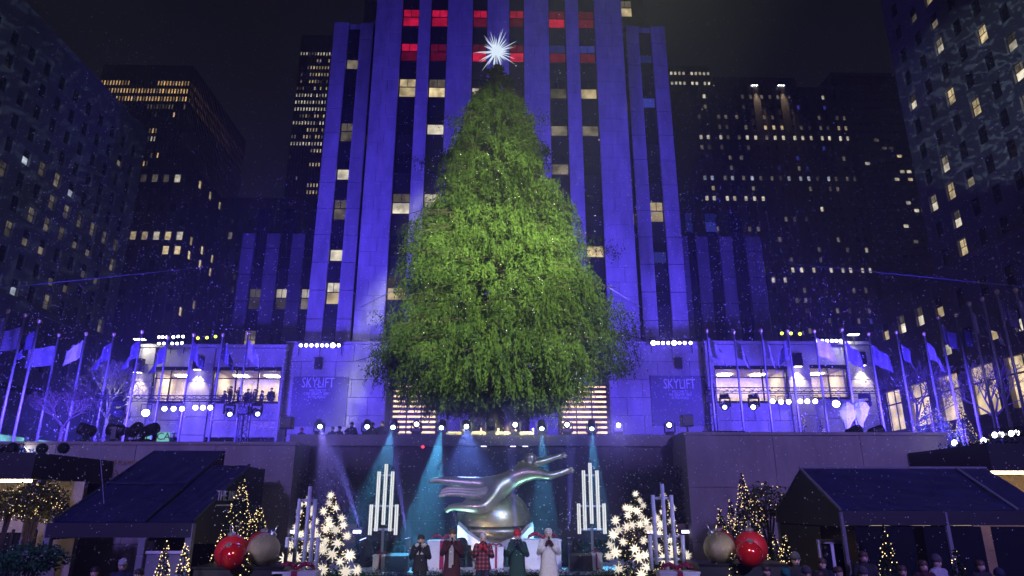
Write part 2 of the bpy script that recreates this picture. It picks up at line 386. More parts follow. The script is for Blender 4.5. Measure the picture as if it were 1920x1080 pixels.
for (p0, p1, lb) in ((545, 668, 'tan planter box below the hedge behind the star trees near the awning'), (1165, 1300, 'tan planter box below the hedge behind the star trees near the marquee')):
    a, b = at(p0, 985, 27.1), at(p1, 985, 27.1); t = thing('planter_box', lb, 'planter', ((a.x+b.x)/2, 27.1, 0))
    part_box('front_panel', 'tan_panel', t, a.x, b.x, 27.05, 27.15, 2.1, 2.78)
    part_box('plinth', 'granite_band', t, a.x+.1, b.x-.1, 27.12, 28.45, 0, 2.1)
    part_box('soil_tray', 'black', t, a.x+.02, b.x-.02, 27.155, 28.45, 2.12, 2.62)
for px0, px1 in ((532, 556), (662, 677), (1212, 1224), (1278, 1296)):
    a, b = at(px0, 997, 26.9), at(px1, 997, 26.9); t = thing('strip_light', 'violet LED strip batten under the tan planter boxes', 'light', ((a.x+b.x)/2, 26.9, a.z), 'LED battens by the planters')
    part_box('housing', 'black_metal', t, a.x-.12, b.x+.12, 26.9, 27.04, a.z-.1, a.z+.1)
    part_box('lens', 'strip_violet', t, a.x, b.x, 26.87, 26.899, a.z-.055, a.z+.055)

# =====================================================================================
#  WINDOWS / FACADES
# =====================================================================================
_wc = {}
def win_mesh(w, h):
    k = (round(w, 2), round(h, 2))
    if k not in _wc:
        f = MB(); b = .06
        f.box(-w/2, w/2, -.06, .05, 0, b).box(-w/2, w/2, -.06, .05, h-b, h).box(-w/2, -w/2+b, -.05, .05, b, h-b).box(w/2-b, w/2, -.05, .05, b, h-b)
        f.box(-w/2+b, w/2-b, -.05, .04, h*.55-.04, h*.55+.04).box(-.025, .025, -.04, .04, h*.55+.04, h-b)
        up = MB().box(-w/2+b, w/2-b, -.005, .03, h*.55+.04, h-b); lo = MB().box(-w/2+b, w/2-b, .0, .035, b, h*.55-.04)
        _wc[k] = (f.mesh('window', 'frame_metal'), up.mesh('pane', 'glass_dark'), lo.mesh('pane', 'glass_dark'))
    return _wc[k]
def window(parent, loc, rz, w, h, up=None, lo=None):
    f, u, l = win_mesh(w, h); o = link('window', f, parent, Vector(loc)-base_of(parent), (0, 0, rz))
    a = link('pane', u, o); b = link('pane', l, o)
    if up: set_mat(a, up)
    if lo: set_mat(b, lo)
    return o
FACE = {'-y': (0, Vector((1, 0, 0)), Vector((0, -1, 0))), '+x': (R(90), Vector((0, 1, 0)), Vector((1, 0, 0))), '-x': (R(-90), Vector((0, -1, 0)), Vector((-1, 0, 0)))}
def far_face(root, face, org, length, z0, z1, cols, rows, w, h, lit, wall, pier=.35, band=.2, maxobj=260):
    """org: start of the face; cols: centres along it; rows: sill heights. Proud piers and bands, panes set back between them."""
    rz, U, N = FACE[face]; org = Vector(org)
    M = Matrix.Rotation(rz, 3, 'Z')
    def bx(u0, u1, d, za, zb, mb):          # box in face space, d = projection outwards
        c = org+U*((u0+u1)/2)+N*(d/2); mb.obox((c.x, c.y, (za+zb)/2), (u1-u0, abs(d), zb-za), M); return mb
    ed = [0]+[(cols[i]+cols[i+1])/2 for i in range(len(cols)-1)]+[length]
    lo_ = 0
    for i in range(len(cols)+1):            # piers between the columns of windows
        a = 0 if i == 0 else cols[i-1]+w/2; b = length if i == len(cols) else cols[i]-w/2
        if b-a > .05: bx(a, b, pier, z0, z1, MB()).build('pier', wall, root)
    hs = sorted(rows); prev = z0
    for r in hs+[None]:
        top = z1 if r is None else r
        if top-prev > .05: bx(.01, length-.01, band, prev, top, MB()).build('spandrel', wall, root)
        if r is not None: prev = r+h
    dark = MB(); pm = {}; k = 0
    key = MB().box(-w/2+.03, w/2-.03, -.06, -.01, .03, h-.03).mesh('window', 'glass_dark')
    for ci, u in enumerate(cols):
        for ri, z in enumerate(rows):
            L = lit(ci, ri); p = org+U*u
            if L and k < maxobj:
                o = link('window', key, root, Vector((p.x, p.y, z))-base_of(root), (0, 0, rz)); set_mat(o, L); k += 1
            elif L: bx(u-w/2+.03, u+w/2-.03, .06, z+.03, z+h-.03, pm.setdefault(L, MB()))
            else: bx(u-w/2+.03, u+w/2-.03, .06, z+.03, z+h-.03, dark)
    if dark.v: tag(dark.build('dark_windows', 'glass_dark', root), kind='stuff')
    for L, m_ in pm.items(): tag(m_.build('lit_windows', L, root), kind='stuff')

# =====================================================================================
#  CENTRAL TOWER
# =====================================================================================
YT = 55.0
tw = thing('limestone_skyscraper', 'tall limestone skyscraper washed in blue light behind the giant Christmas tree', 'skyscraper', (0, YT, ZP))
X = lambda px, Y=YT, py=100: at(px, py, Y).x
piers = [(700, 750), (782, 805), (837, 885), (913, 955), (983, 1030), (1062, 1087), (1118, 1170)]
ZTOP = 66
part_box('core_wall', 'spandrel', tw, X(701), X(1169), YT+.75, YT+26, ZP, ZTOP+1)
blocks = []
for a, b in piers:
    xa, xb = X(a), X(b); z = ZP; j = 0
    MB().box(xa+.03, xb-.03, YT+.3, YT+.749, ZP, ZTOP).build('pier_core', 'joint', tw)
    while z < ZTOP-.1:
        h = 1.333; nb = 2 if xb-xa > 1.7 else 1; e = [xa, (xa*(.6 if j % 2 else .4)+xb*(.4 if j % 2 else .6)), xb] if nb == 2 else [xa, xb]
        for i in range(len(e)-1): blocks.append((e[i], e[i+1], z, z+h))
        z += h; j += 1
blocks.sort(key=lambda q: (-(q[1]-q[0])*(2 if 12 < q[2] < 52 else 1), q[2]))
rest = MB(); gp = .016
for k, (a, b, z0, z1) in enumerate(blocks):
    q = (a+gp/2, b-gp/2, YT+random.uniform(0, .015), YT+.3, z0+gp/2, z1-gp/2)
    if k < 290: MB().cbox(*q, c=.018).build('stone_block', 'limestone', tw)
    else: rest.cbox(*q, c=.018)
tag(rest.build('narrow_pier_blocks', 'limestone', tw), kind='stuff')
kz = lambda py: round((41.1-at(900, py, YT).z)/4.0)
LIT = {}
for b, u, l in ((0, 'win_red', 'win_red'), (1, 'win_red', 'win_red'), (2, 'win_red', 'win_reddim'), (3, 'win_red', 'win_reddim'), (4, 'win_reddim', 'win_red'), (5, 'win_reddim', 'win_reddim')): LIT[b, -2] = (u, l)
for b, u, l in ((0, 'win_red', 'win_reddim'), (1, 'win_reddim', 'win_reddim'), (2, 'win_reddim', 'win_red'), (3, 'win_reddim', 'win_red'), (4, 'win_blue', 'win_reddim'), (5, 'win_blue', 'win_reddim')): LIT[b, -1] = (u, l)
LIT.update({(0, 0): ('win_warm', 'win_warm'), (1, 0): ('win_dim', 'win_warm'), (2, 0): (None, 'win_white'), (4, 0): (None, 'win_dim'), (5, 0): (None, 'win_warm'),
            (1, 1): (None, 'win_white'), (4, 1): (None, 'win_dim'), (5, 1): (None, 'win_dim'), (2, 1): (None, 'win_white'), (0, kz(375)): ('win_dim', 'win_white'), (1, kz(375)): ('win_white', 'win_white'),
            (4, kz(375)): (None, 'win_dim'), (5, kz(463)): (None, 'win_warm'), (0, kz(535)): ('win_dim', 'win_warm'), (1, kz(690)): (None, 'win_white'), (4, kz(300)): (None, 'win_dim'), (3, -3): ('win_blue', None), (0, -3): ('win_blue', 'win_blue')})
sp_mesh = {}
def spandrel(root, x0, x1, z0, z1, Y):
    k = (round(x1-x0, 2), round(z1-z0, 2))
    if k not in sp_mesh:
        w_, h_ = k; m_ = MB().box(-w_/2, w_/2, 0, .2, 0, h_)
        nf = max(3, int(w_/.22))
        for i in range(nf): x = -w_/2+w_*(i+.5)/nf; m_.box(x-.03, x+.03, -.06, -.001, .1, h_-.1)
        m_.box(-w_/2, w_/2, -.09, .1, h_+.001, h_+.07); sp_mesh[k] = m_.mesh('spandrel', 'spandrel')
    return link('spandrel', sp_mesh[k], root, Vector(((x0+x1)/2, Y, z0))-base_of(root))
for bi in range(6):
    x0, x1 = X(piers[bi][1])+.02, X(piers[bi+1][0])-.02
    for k in range(-6, 8):
        zt = 42.1-4*k
        if zt > ZTOP+1: continue
        u, l = LIT.get((bi, k), (None, None))
        if (bi, k) not in LIT and random.random() < .06: l = 'win_dim'
        window(tw, ((x0+x1)/2, YT+.55, zt-2.05), 0, x1-x0, 2.05, u, l)
        spandrel(tw, x0, x1, zt-4, zt-2.13, YT+.54)
# flanking lower shoulders of the tower
def shoulder(pxs, lits, Y, ztop, gap):
    for a, b in pxs:
        xa, xb = X(a, Y), X(b, Y); MB().box(xa+.03, xb-.03, Y+.3, Y+.6, ZP, ztop).build('pier_core', 'joint', tw)
        z = ZP
        while z < ztop-.1:
            MB().cbox(xa, xb, Y+random.uniform(0, .015), Y+.3, z+.03, min(ztop, z+2.6)-.03, .018).build('stone_block', 'limestone', tw); z += 2.6
    (a0, a1), (b0, b1) = pxs
    part_box('shoulder_core', 'spandrel', tw, X(a0, Y)+.02, X(b1, Y)-.02, Y+.61, Y+20, ZP, ztop-.4)
    part_box('shoulder_parapet', 'limestone', tw, X(a0, Y)-.02, X(b1, Y)+.02, Y+.62, Y+.9, ztop-.39, ztop+.25)
    x0, x1 = X(a1, Y)+.02, X(b0, Y)-.02
    for k in range(-1, 8):
        zt = 42.1-4*k; u, l = lits.get(k, (None, None))
        window(tw, ((x0+x1)/2, Y+.45, zt-2.05), 0, x1-x0, 2.05, u, l); spandrel(tw, x0, x1, zt-4, zt-2.13, Y+.44)
    gx0, gx1 = gap
    part_box('recess_wall', 'spandrel', tw, min(gx0, gx1), max(gx0, gx1), Y+1.2, Y+1.5, ZP, ztop)
    for k in range(-1, 8):
        if random.random() < .35 and abs(gx1-gx0) > .2: window(tw, ((gx0+gx1)/2, Y+1.1, 42.1-4*k-2.05), 0, abs(gx1-gx0)-.05, 2.05, None, random.choice(['win_warm', 'win_dim', 'win_white']))
YS = 56.5
shoulder([(622, 649), (672, 696)], {kz(120): (None, 'win_dim'), kz(240): ('win_dim', 'win_dim'), kz(310): (None, 'win_white'), kz(365): ('win_dim', 'win_dim'), kz(445): (None, 'win_white'), kz(520): (None, 'win_dim'), kz(580): ('win_white', 'win_warm')}, YS, 49.3, (X(696, YS), X(702, YS)))
shoulder([(1176, 1200), (1224, 1250)], {kz(95): ('win_blue', None), kz(170): (None, 'win_blue'), kz(365): ('win_warm', 'win_warm'), kz(440): (None, 'win_blue')}, YS, 49.3, (X(1170, YS), X(1176, YS)))
part_box('upper_setback', 'limestone', tw, X(676, 62), X(1212, 62), 62, 80, 45, 70)
for px in (682, 690, 1178, 1195): pass
for px, py in ((1172, 18), (660, 100)): window(tw, (at(px, py, 61.9).x, 61.93, at(px, py+14, 61.9).z), 0, 1.5, 2.2, 'win_dim', 'win_warm')
# low wings set further back
def backwing(pl, lits, side, zt=28.0):
    Y = 60; xs = [(at(a, 560, Y).x, at(b, 560, Y).x) for a, b in pl]
    part_box('wing_core', 'spandrel', tw, xs[0][0]+.02, xs[-1][1]-.02, Y+.61, Y+14, ZP, zt-.3)
    for xa, xb in xs:
        MB().box(xa+.03, xb-.03, Y+.3, Y+.6, ZP, zt).build('pier_core', 'joint', tw); z = ZP
        while z < zt-.1: MB().cbox(xa, xb, Y+random.uniform(0, .015), Y+.3, z+.03, min(zt, z+2.6)-.03, .018).build('stone_block', 'limestone_shade', tw); z += 2.6
    part_box('wing_parapet', 'limestone_shade', tw, xs[0][0], xs[-1][1], Y+.62, Y+.9, zt-.29, zt+.25)
    for i in range(len(xs)-1):
        x0, x1 = xs[i][1]+.02, xs[i+1][0]-.02
        for k in range(3, 8):
            z1 = 42.6-4*k; u, l = lits.get((i, k), (None, None)); window(tw, ((x0+x1)/2, Y+.45, z1-2.05), 0, x1-x0, 2.05, u, l); spandrel(tw, x0, x1, z1-4, z1-2.13, Y+.44)
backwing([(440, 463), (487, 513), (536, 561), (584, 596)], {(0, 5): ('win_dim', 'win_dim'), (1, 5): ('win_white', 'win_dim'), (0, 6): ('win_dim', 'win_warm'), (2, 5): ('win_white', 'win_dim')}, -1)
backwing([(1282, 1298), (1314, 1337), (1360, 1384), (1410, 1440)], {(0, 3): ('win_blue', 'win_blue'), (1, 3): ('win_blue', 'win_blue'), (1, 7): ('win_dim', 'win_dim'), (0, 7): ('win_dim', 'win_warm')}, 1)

# --- podium blocks either side of the entrance, with banners
YP = 51.0
def podium(px0, px1, label, bpx, lit_px):
    x0, x1 = at(px0, 720, YP).x, at(px1, 720, YP).x; zt = at(px0, 640, YP).z
    t = thing('stone_podium', label, 'building', ((x0+x1)/2, YP, ZP))
    part_box('core_wall', 'joint', t, x0+.03, x1-.03, YP+.33, YP+3.9, ZP, zt-.1)
    ashlar(t, x0, x1, ZP, zt-.2, YP, 1.4, 2.9, depth=.34)
    part_box('coping', 'limestone', t, x0-.05, x1+.05, YP-.05, YP+3.95, zt-.19, zt)
    b = thing('banner', 'dark banner reading SKYLIFT on the podium beside the '+('shop block with people' if px0 < 900 else 'mauve-lit shop block'), 'banner', (at(bpx[0], 760, YP).x, YP-.12, at(600, bpx[3], YP).z))
    bx0, bx1 = at(bpx[0], 760, YP-.12).x, at(bpx[1], 760, YP-.12).x; zb, zt2 = at(600, bpx[3], YP-.12).z, at(600, bpx[2], YP-.12).z
    part_box('panel', 'banner', b, bx0, bx1, YP-.12, YP-.02, zb, zt2)
    cx = at(bpx[4], 720, YP).x; u = 1/ppm(600, 720, YP)
    for s, sz, py, wd in (('SKYLIFT', 27*u, 719, 60), ('WELCOME TO', 7*u, 733, 30), ('THE GREATEST VIEW', 7.5*u, 739, 43), ('IN THE WORLD', 7*u, 745, 32)):
        o = lettering(s, sz, (cx, YP-.135, at(600, py, YP).z), 'letter_pale', b, ext=.01); o.scale.x = wd*u/max(.1, o.dimensions.x)
    la = at(lit_px, 682, YP); l = thing('wall_lantern', 'dark box wall lantern above the SKYLIFT banner beside the '+('shop block with people' if px0 < 900 else 'mauve-lit shop block'), 'lantern', (la.x, YP, la.z))
    MB().box(la.x-.25, la.x+.25, YP-.34, YP-.05, la.z-.45, la.z+.35).build('shade', 'black_metal', l); MB().box(la.x-.3, la.x+.3, YP-.38, YP+.005, la.z+.351, la.z+.43).build('top_plate', 'black_metal', l); MB().box(la.x-.1, la.x+.1, YP-.05, YP+.02, la.z-.2, la.z+.2).build('bracket', 'black_metal', l)
    return x0, x1, zt
podL = podium(530, 724, 'blue-lit limestone podium between the bronze entrance and the shop block with people', (545, 650, 706, 800, 597), 598)
podR = podium(1143, 1326, 'blue-lit limestone podium between the bronze entrance and the mauve-lit shop block', (1222, 1330, 702, 797, 1273), 1271)
# --- entrance between the podiums
ex0, ex1 = podL[1], podR[0]
en = thing('tower_entrance', 'bronze and slatted wood entrance of the tower under the big tree', 'entrance', (0, 53, ZP))
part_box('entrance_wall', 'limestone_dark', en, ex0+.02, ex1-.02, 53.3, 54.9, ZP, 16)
def slatpanel(px0, px1):
    a, b = at(px0, 770, 52.9).x, at(px1, 770, 52.9).x; z1 = at(700, 722, 52.9).z
    part_box('glow_panel', 'slat_glow', en, a, b, 53.2, 53.25, ZP+.1, z1)
    n = 17; h = (z1-ZP)/n
    for i in range(n): MB().box(a, b, 52.9, 53.1, ZP+i*h+.02, ZP+i*h+h*.62).build('slat', 'wood', en)
    for f in (0, .33, .66, 1): x = a+(b-a)*f; MB().box(x-.04, x+.04, 52.86, 53.19, ZP, z1+.1).build('mullion', 'black_metal', en)
slatpanel(735, 818); slatpanel(1052, 1140)
for a, b in ((822, 878), (992, 1046)): part_box('stone_pier', 'limestone', en, at(a, 770, 52.8).x, at(b, 770, 52.8).x, 52.8, 53.29, ZP, 15.9)
for a, b in ((882, 916), (950, 986)):
    x0, x1 = at(a, 770, 52.9).x, at(b, 770, 52.9).x; d = MB().box(x0, x1, 52.95, 53.2, ZP, 10); o = d.build('bronze_door', 'bronze', en)
    for i in range(4): MB().cbox(x0+.15, x1-.15, 52.88, 52.949, ZP+.2+i*1.05, ZP+1.1+i*1.05, .03).build('door_panel', 'bronze', o)
part_box('lamp_ledge', 'bronze', en, at(880, 770, 52.9).x, at(990, 770, 52.9).x, 52.5, 53.2, 10.01, 10.2)
spot('doorway_lamp', (0, 51.3, 9.6), (0, 53, 6), 350, (1, .7, .4), 120)
# gilded fence in front of the trunk
fe = thing('low_fence', 'low gilded metal fence around the tree trunk', 'fence', (0, 31.2, ZP))
fa, fb = at(838, 800, 31).x, at(1000, 800, 31).x
for k in range(5):
    a = fa+(fb-fa)*k/5; b = fa+(fb-fa)*(k+1)/5
    for j in range(7): MB().box(a+.05+(b-a-.1)*j/7, a+.05+(b-a-.1)*(j+.75)/7, 31, 31.05, ZP+.1, ZP+.95).build('fence_slat', 'gilt_dark', fe)
    MB().box(b-.06, b+.02, 30.96, 31.1, ZP, ZP+1.1).build('fence_post', 'bronze', fe)
for z in (ZP+.2, ZP+.85): part_box('fence_rail', 'bronze', fe, fa, fb, 30.93, 30.995, z, z+.1)
# =====================================================================================
#  RETAIL BLOCKS beside the tower
# =====================================================================================
YR = 50.0
def person_silh(*a, **k): pass
def room(root, x0, x1, z0, z1, Y, d=3.6, wall='int_wall', light=True):
    part_box('room_back_wall', wall, root, x0, x1, Y+d, Y+d+.1, z0, z1)
    part_box('room_floor', 'int_dark', root, x0, x1, Y+.4, Y+d, z0-.1, z0)
    part_box('room_ceiling', wall, root, x0, x1, Y+.4, Y+d, z1, z1+.1)
    part_box('room_side_wall', wall, root, x0-.1, x0, Y+.4, Y+d, z0, z1); part_box('room_side_wall', wall, root, x1, x1+.1, Y+.4, Y+d, z0, z1)
    if light:
        n = max(1, int((x1-x0)/2))
        for i in range(n): x = x0+(x1-x0)*(i+.5)/n; part_box('ceiling_light', 'room_light', root, x-.45, x+.45, Y+1.6, Y+2.4, z1-.06, z1-.01)
def retail(px0, px1, pytop, label, cols, wins, side):
    """cols: stone piers (px), wins: (px0,px1,py top,py bottom,wall,light)"""
    Y = YR; zt = at(px0, pytop, Y).z; xx = lambda p: at(p, 720, Y).x; zz = lambda q: at(600, q, Y).z
    t = thing('retail_block', label, 'building', ((xx(px0)+xx(px1))/2, Y, ZP))
    for a, b in cols: ashlar(t, xx(a), xx(b), ZP, zt-.25, Y-.15, 1.3, 1.9, depth=.5)
    zw1, zw0 = zz(wins[0][2]), zz(wins[0][3])
    for a, b, q1, q0, wl_, li in wins:
        xa, xb = xx(a), xx(b); z1, z0 = zz(q1), zz(q0)
        ashlar(t, xa, xb, z1+.28, zt-.25, Y, 1.35, 2.2, depth=.35)
        ashlar(t, xa, xb, ZP+2.4, z0-.14, Y, 1.2, 2.2, depth=.35)
        part_box('lintel', 'black_metal', t, xa, xb, Y-.08, Y+.3, z1, z1+.27); part_box('sill', 'black_metal', t, xa, xb, Y-.08, Y+.3, z0-.13, z0)
        room(t, xa+.15, xb-.15, z0-.8, z1, Y, wall=wl_, light=li)
        w_ = link('shop_window', MB().box(0, .1, 0, .12, 0, z1-z0).mesh('shop_window', 'black_metal'), t, Vector((xa, Y+.1, z0))-base_of(t))
        n = max(2, round((xb-xa)/1.7))
        for i in range(1, n+1): MB().box(xa+(xb-xa-.1)*i/n, xa+(xb-xa-.1)*i/n+.08, Y+.1, Y+.22, z0, z1).build('mullion', 'black_metal', t)
        part_box('transom', 'black_metal', t, xa+.1, xb-.1, Y+.12, Y+.2, z0+(z1-z0)*.74, z0+(z1-z0)*.74+.07)
        # ground floor shop front
        part_box('shop_fascia', 'black_gloss', t, xa+.05, xb-.05, Y+.05, Y+.3, ZP+1.7, ZP+2.39); part_box('shop_glass', 'glass_dark', t, xa+.05, xb-.05, Y+.3, Y+.36, ZP, ZP+1.69)
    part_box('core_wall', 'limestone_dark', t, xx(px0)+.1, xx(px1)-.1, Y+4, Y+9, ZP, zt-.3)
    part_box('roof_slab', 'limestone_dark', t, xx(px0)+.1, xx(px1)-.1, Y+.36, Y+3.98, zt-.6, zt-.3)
    part_box('coping', 'limestone', t, xx(px0)-.05, xx(px1)+.05, Y-.22, Y+.5, zt-.24, zt)
    return t, xx, zz, zt
rl, xxl, zzl, zrl = retail(246, 531, 646, 'pale stone shop block with people in its lit upper window', [(246, 284), (350, 397), (526, 531)], [(284, 350, 696, 753, 'int_wall', True), (397, 526, 696, 753, 'int_wall', True)], -1)
rr, xxr, zzr, zrr = retail(1326, 1640, 640, 'pale stone shop block with mauve-lit upper windows', [(1326, 1341), (1478, 1521), (1592, 1640)], [(1341, 1478, 690, 750, 'int_wall', True), (1521, 1592, 688, 742, 'int_wall', True)], 1)
lettering('FAO SCHWARZ', .62, (xxl(468), YR-.02, zzl(798)), 'letter_gilt', rl, ext=.02)
s = thing('shop_sign', 'turquoise lit shop sign low in the shop block with people', 'sign', (xxl(310), YR-.2, ZP+.6)); q = at(300, 818, YR-.2)
part_box('panel', 'sign_teal', s, xxl(280), xxl(334), YR-.25, YR-.1, zzl(830), zzl(812)); lettering('JELLYCAT', .72, (xxl(309), YR-.27, zzl(820)), 'black', s, ext=.01)
for i, (px, q, tt) in enumerate(((262, 697, 'end pier of the shop block with people'), (374, 692, 'middle pier of the shop block with people'), (1493, 686, 'middle pier of the mauve-lit shop block'), (1612, 684, 'end pier of the mauve-lit shop block'))):
    p = at(px, q, YR-.2); l = thing('wall_sconce', 'dark box sconce throwing warm light down the '+tt, 'lamp', p)
    MB().box(p.x-.32, p.x+.32, p.y-.5, p.y-.06, p.z-.1, p.z+.9).build('shade', 'black_metal', l); MB().box(p.x-.25, p.x+.25, p.y-.42, p.y-.12, p.z-.13, p.z-.101).build('lens', 'sconce_glow', l)
    MB().box(p.x-.12, p.x+.12, p.y-.06, p.y+.06, p.z+.2, p.z+.6).build('bracket', 'black_metal', l)
    spot('sconce_lamp', (p.x, p.y-.27, p.z-.2), (p.x, p.y+.12, p.z-3), 700, (1, .85, .55), 80, .7)

# =====================================================================================
#  SIDE BUILDINGS along the streets
# =====================================================================================
def near_face(root, face, org, cols, rows, w, h, lit):
    rz, U, N = FACE[face]
    for ci, u in enumerate(cols):
        for ri, z in enumerate(rows):
            a, b = lit(ci, ri); p = Vector(org)+U*u+N*.0; window(root, (p.x, p.y, z), rz, w, h, a, b)
def side_building(root, x, y0, y1, z0, z1, face, cols, rows, w, h, lit, wall, thick=.45, deep=30):
    """wall with real window openings: piers and bands proud of the window line"""
    rz, U, N = FACE[face]; s = N.x; M = Matrix.Rotation(rz, 3, 'Z'); org = Vector((x, y0 if s > 0 else y1, 0)); Ln = y1-y0
    xa, xb = (x-deep, x-thick-.25) if s > 0 else (x+thick+.25, x+deep)
    part_box('core_wall', 'joint', root, xa, xb, y0+.1, y1-.1, z0, z1-.2)
    def bx(u0, u1, d0, d1, za, zb, nm):
        c = org+U*((u0+u1)/2)-N*((d0+d1)/2); MB().obox((c.x, c.y, (za+zb)/2), (u1-u0, abs(d1-d0), zb-za), M).build(nm, wall, root)
    for i in range(len(cols)+1):
        a = 0 if i == 0 else cols[i-1]+w/2; b = Ln if i == len(cols) else cols[i]-w/2
        bx(a, b, 0, thick, z0, z1, 'pier')
    prev = z0
    for r in sorted(rows)+[None]:
        top = z1 if r is None else r
        for i, u in enumerate(cols):
            if top-prev > .05: bx(u-w/2, u+w/2, .03, thick, prev, top, 'spandrel')
        if r is not None: prev = r+h
    near_face(root, face, org-N*(thick*.75), cols, rows, w, h, lit)
    part_box('parapet', wall, root, min(x-s*.6, x+s*.15), max(x-s*.6, x+s*.15), y0, y1, z1+.001, z1+.7)
    e0 = MB().box(min(x-s*deep, x-s*.01), max(x-s*deep, x-s*.01), y1+.001, y1+.3, z0, z1); e0.build('end_wall', wall, root)
    part_box('roof_slab', wall, root, min(x-s*deep, x-s*.61), max(x-s*deep, x-s*.61), y0, y1, z1-.19, z1)
# left: grey office block, long face running away
lb = thing('office_block', 'grey stone office block with snowflake light projection', 'building', (-58, 80, ZP))
def litL(c, r):
    q = random.random()
    if r < 6 and q < .5: return ('win_dim' if q < .2 else None, 'win_dim' if q < .32 else ('win_cool' if q < .40 else 'win_dim'))
    if q < .06: return (None, 'win_dim')
    return (None, None)
side_building(lb, -58, 52, 99, ZP, 61, '+x', [1.8+3.05*i for i in range(15)], [27.2+3.15*i for i in range(10)], 1.35, 2.0, litL, 'side_stone')
lc = thing('street_annex', 'low stone annex with cyan-lit shop windows below the grey office block', 'building', (-55, 76, ZP))
def litLc(c, r): return (None, None)
side_building(lc, -55, 40, 104, ZP+6.2, 25, '+x', [2+4.4*i for i in range(14)], [18.5], 1.4, 2.6, litLc, 'side_stone', deep=2.4)
for i in range(9):
    y = 44+6.4*i; o = part_box('shop_pier', 'side_stone', lc, -55.5, -54.9, y-.7, y+.7, ZP, ZP+6.19)
    part_box('shop_window', 'shop_cyan' if i in (3, 4, 5) else ('glass_dark' if i % 2 else 'shop_cyan'), lc, -55.6, -55.5, y+.7, y+5.7, ZP+.4, ZP+5.2)
    part_box('shop_fascia', 'side_stone', lc, -55.5, -55.0, y+.7, y+5.7, ZP+5.2, ZP+6.19)
part_box('band_course', 'black_metal', lc, -55, -54.7, 40, 104, 15.6, 16.3)
# right: tall block + lower annex
rb = thing('office_tower', 'tall dark stone office block with scrollwork light projection', 'building', (58, 60, ZP))
def litR(c, r):
    q = random.random()
    if q < .16: return ('win_dim', 'win_white')
    if q < .24: return ('win_warm', 'win_warm')
    if q < .30: return (None, 'win_dim')
    return (None, None)
side_building(rb, 58, 40, 84, 31, 80, '-x', [2.2+3.6*i for i in range(12)], [33+3.9*i for i in range(12)], 1.55, 2.3, litR, 'side_stone')
rc = thing('street_annex', 'low stone annex with warm-lit arcade windows behind the flagpoles', 'building', (55, 70, ZP))
def litRc(c, r):
    q = random.random()
    if q < .40: return ('win_dim' if q < .2 else None, 'win_white' if q < .25 else 'win_warm')
    return (None, None)
side_building(rc, 55, 38, 95, 19.8, 30.8, '-x', [2.2+4.1*i for i in range(14)], [20.9, 25.7], 1.6, 2.5, litRc, 'side_stone', deep=2.4)
for i in range(9):
    y = 42+6.1*i; part_box('arcade_pier', 'side_stone', rc, 54.9, 55.6, y-.9, y+.9, ZP, 19.79)
    part_box('arcade_window', 'shop_warm', rc, 55.5, 55.6, y+.9, y+5.2, 13.2, 18.6)
    part_box('arcade_transom', 'black_metal', rc, 55.4, 55.499, y+.9, y+5.2, 16.7, 16.9); part_box('arcade_mullion', 'black_metal', rc, 55.38, 55.499, y+3, y+3.12, 13.2, 18.6)
    part_box('arcade_fascia', 'side_stone', rc, 55, 55.6, y+.9, y+5.2, 18.601, 19.79); part_box('shop_base', 'side_stone', rc, 55, 55.6, y+.9, y+5.2, ZP, 13.19)

# =====================================================================================
#  FAR TOWERS
# =====================================================================================
def tower(name, label, x0, x1, y0, y1, z1, wall, loc=None):
    t = thing(name, label, 'skyscraper', ((x0+x1)/2, y0, ZP))
    part_box('shaft', wall, t, x0, x1, y0, y1, ZP, z1-.2); return t
rowsf = lambda z0, z1, fh: [z0+fh*i for i in range(int((z1-z0)/fh))]
# gold-topped slab, left
Yg = 240; g0, g1 = at(190, 150, Yg).x, at(362, 125, Yg).x; gz = at(362, 124, Yg).z; Yg2 = 300
t = tower('distant_tower', 'dark slab tower with rows of amber windows near its top', g0, g1, Yg, Yg2, gz, 'tower_brown')
fh = 3.65; rows = [gz-9.5-fh*i for i in range(26)]
def litG(c, r):
    if r == 0: return 'win_gold' if (c < 10 or c > 18) else None
    if r in (1, 2): return 'win_gold' if random.random() < .9 else 'win_dim'
    if r in (5, 7, 8): return ('win_white' if random.random() < .6 else 'win_dim') if 5 < c < 11 or (r == 7 and 13 < c < 22) else None
    if r == 3: return 'win_dim' if random.random() < .6 else None
    return ('win_gold' if random.random() < .3 else 'win_dim') if random.random() < (.22 if r < 10 else .08) else None
nc = 30; far_face(t, '-y', (g0, Yg, 0), g1-g0, ZP, gz, [(g1-g0)*(i+.5)/nc for i in range(nc)], rows, .62*(g1-g0)/nc, 2.2, litG, 'tower_brown', pier=.5)
def litGs(c, r):
    if r in (0, 1, 2): return 'win_gold' if random.random() < .8 else 'win_dim'
    if r in (4, 6, 7): return 'win_dim' if random.random() < .6 else None
    return ('win_gold' if random.random() < .3 else 'win_dim') if random.random() < .2 else None
nc = 40; far_face(t, '+x', (g1, Yg, 0), Yg2-Yg, ZP, gz, [(Yg2-Yg)*(i+.5)/nc for i in range(nc)], rows, .9, 2.2, litGs, 'tower_brown', pier=.5)
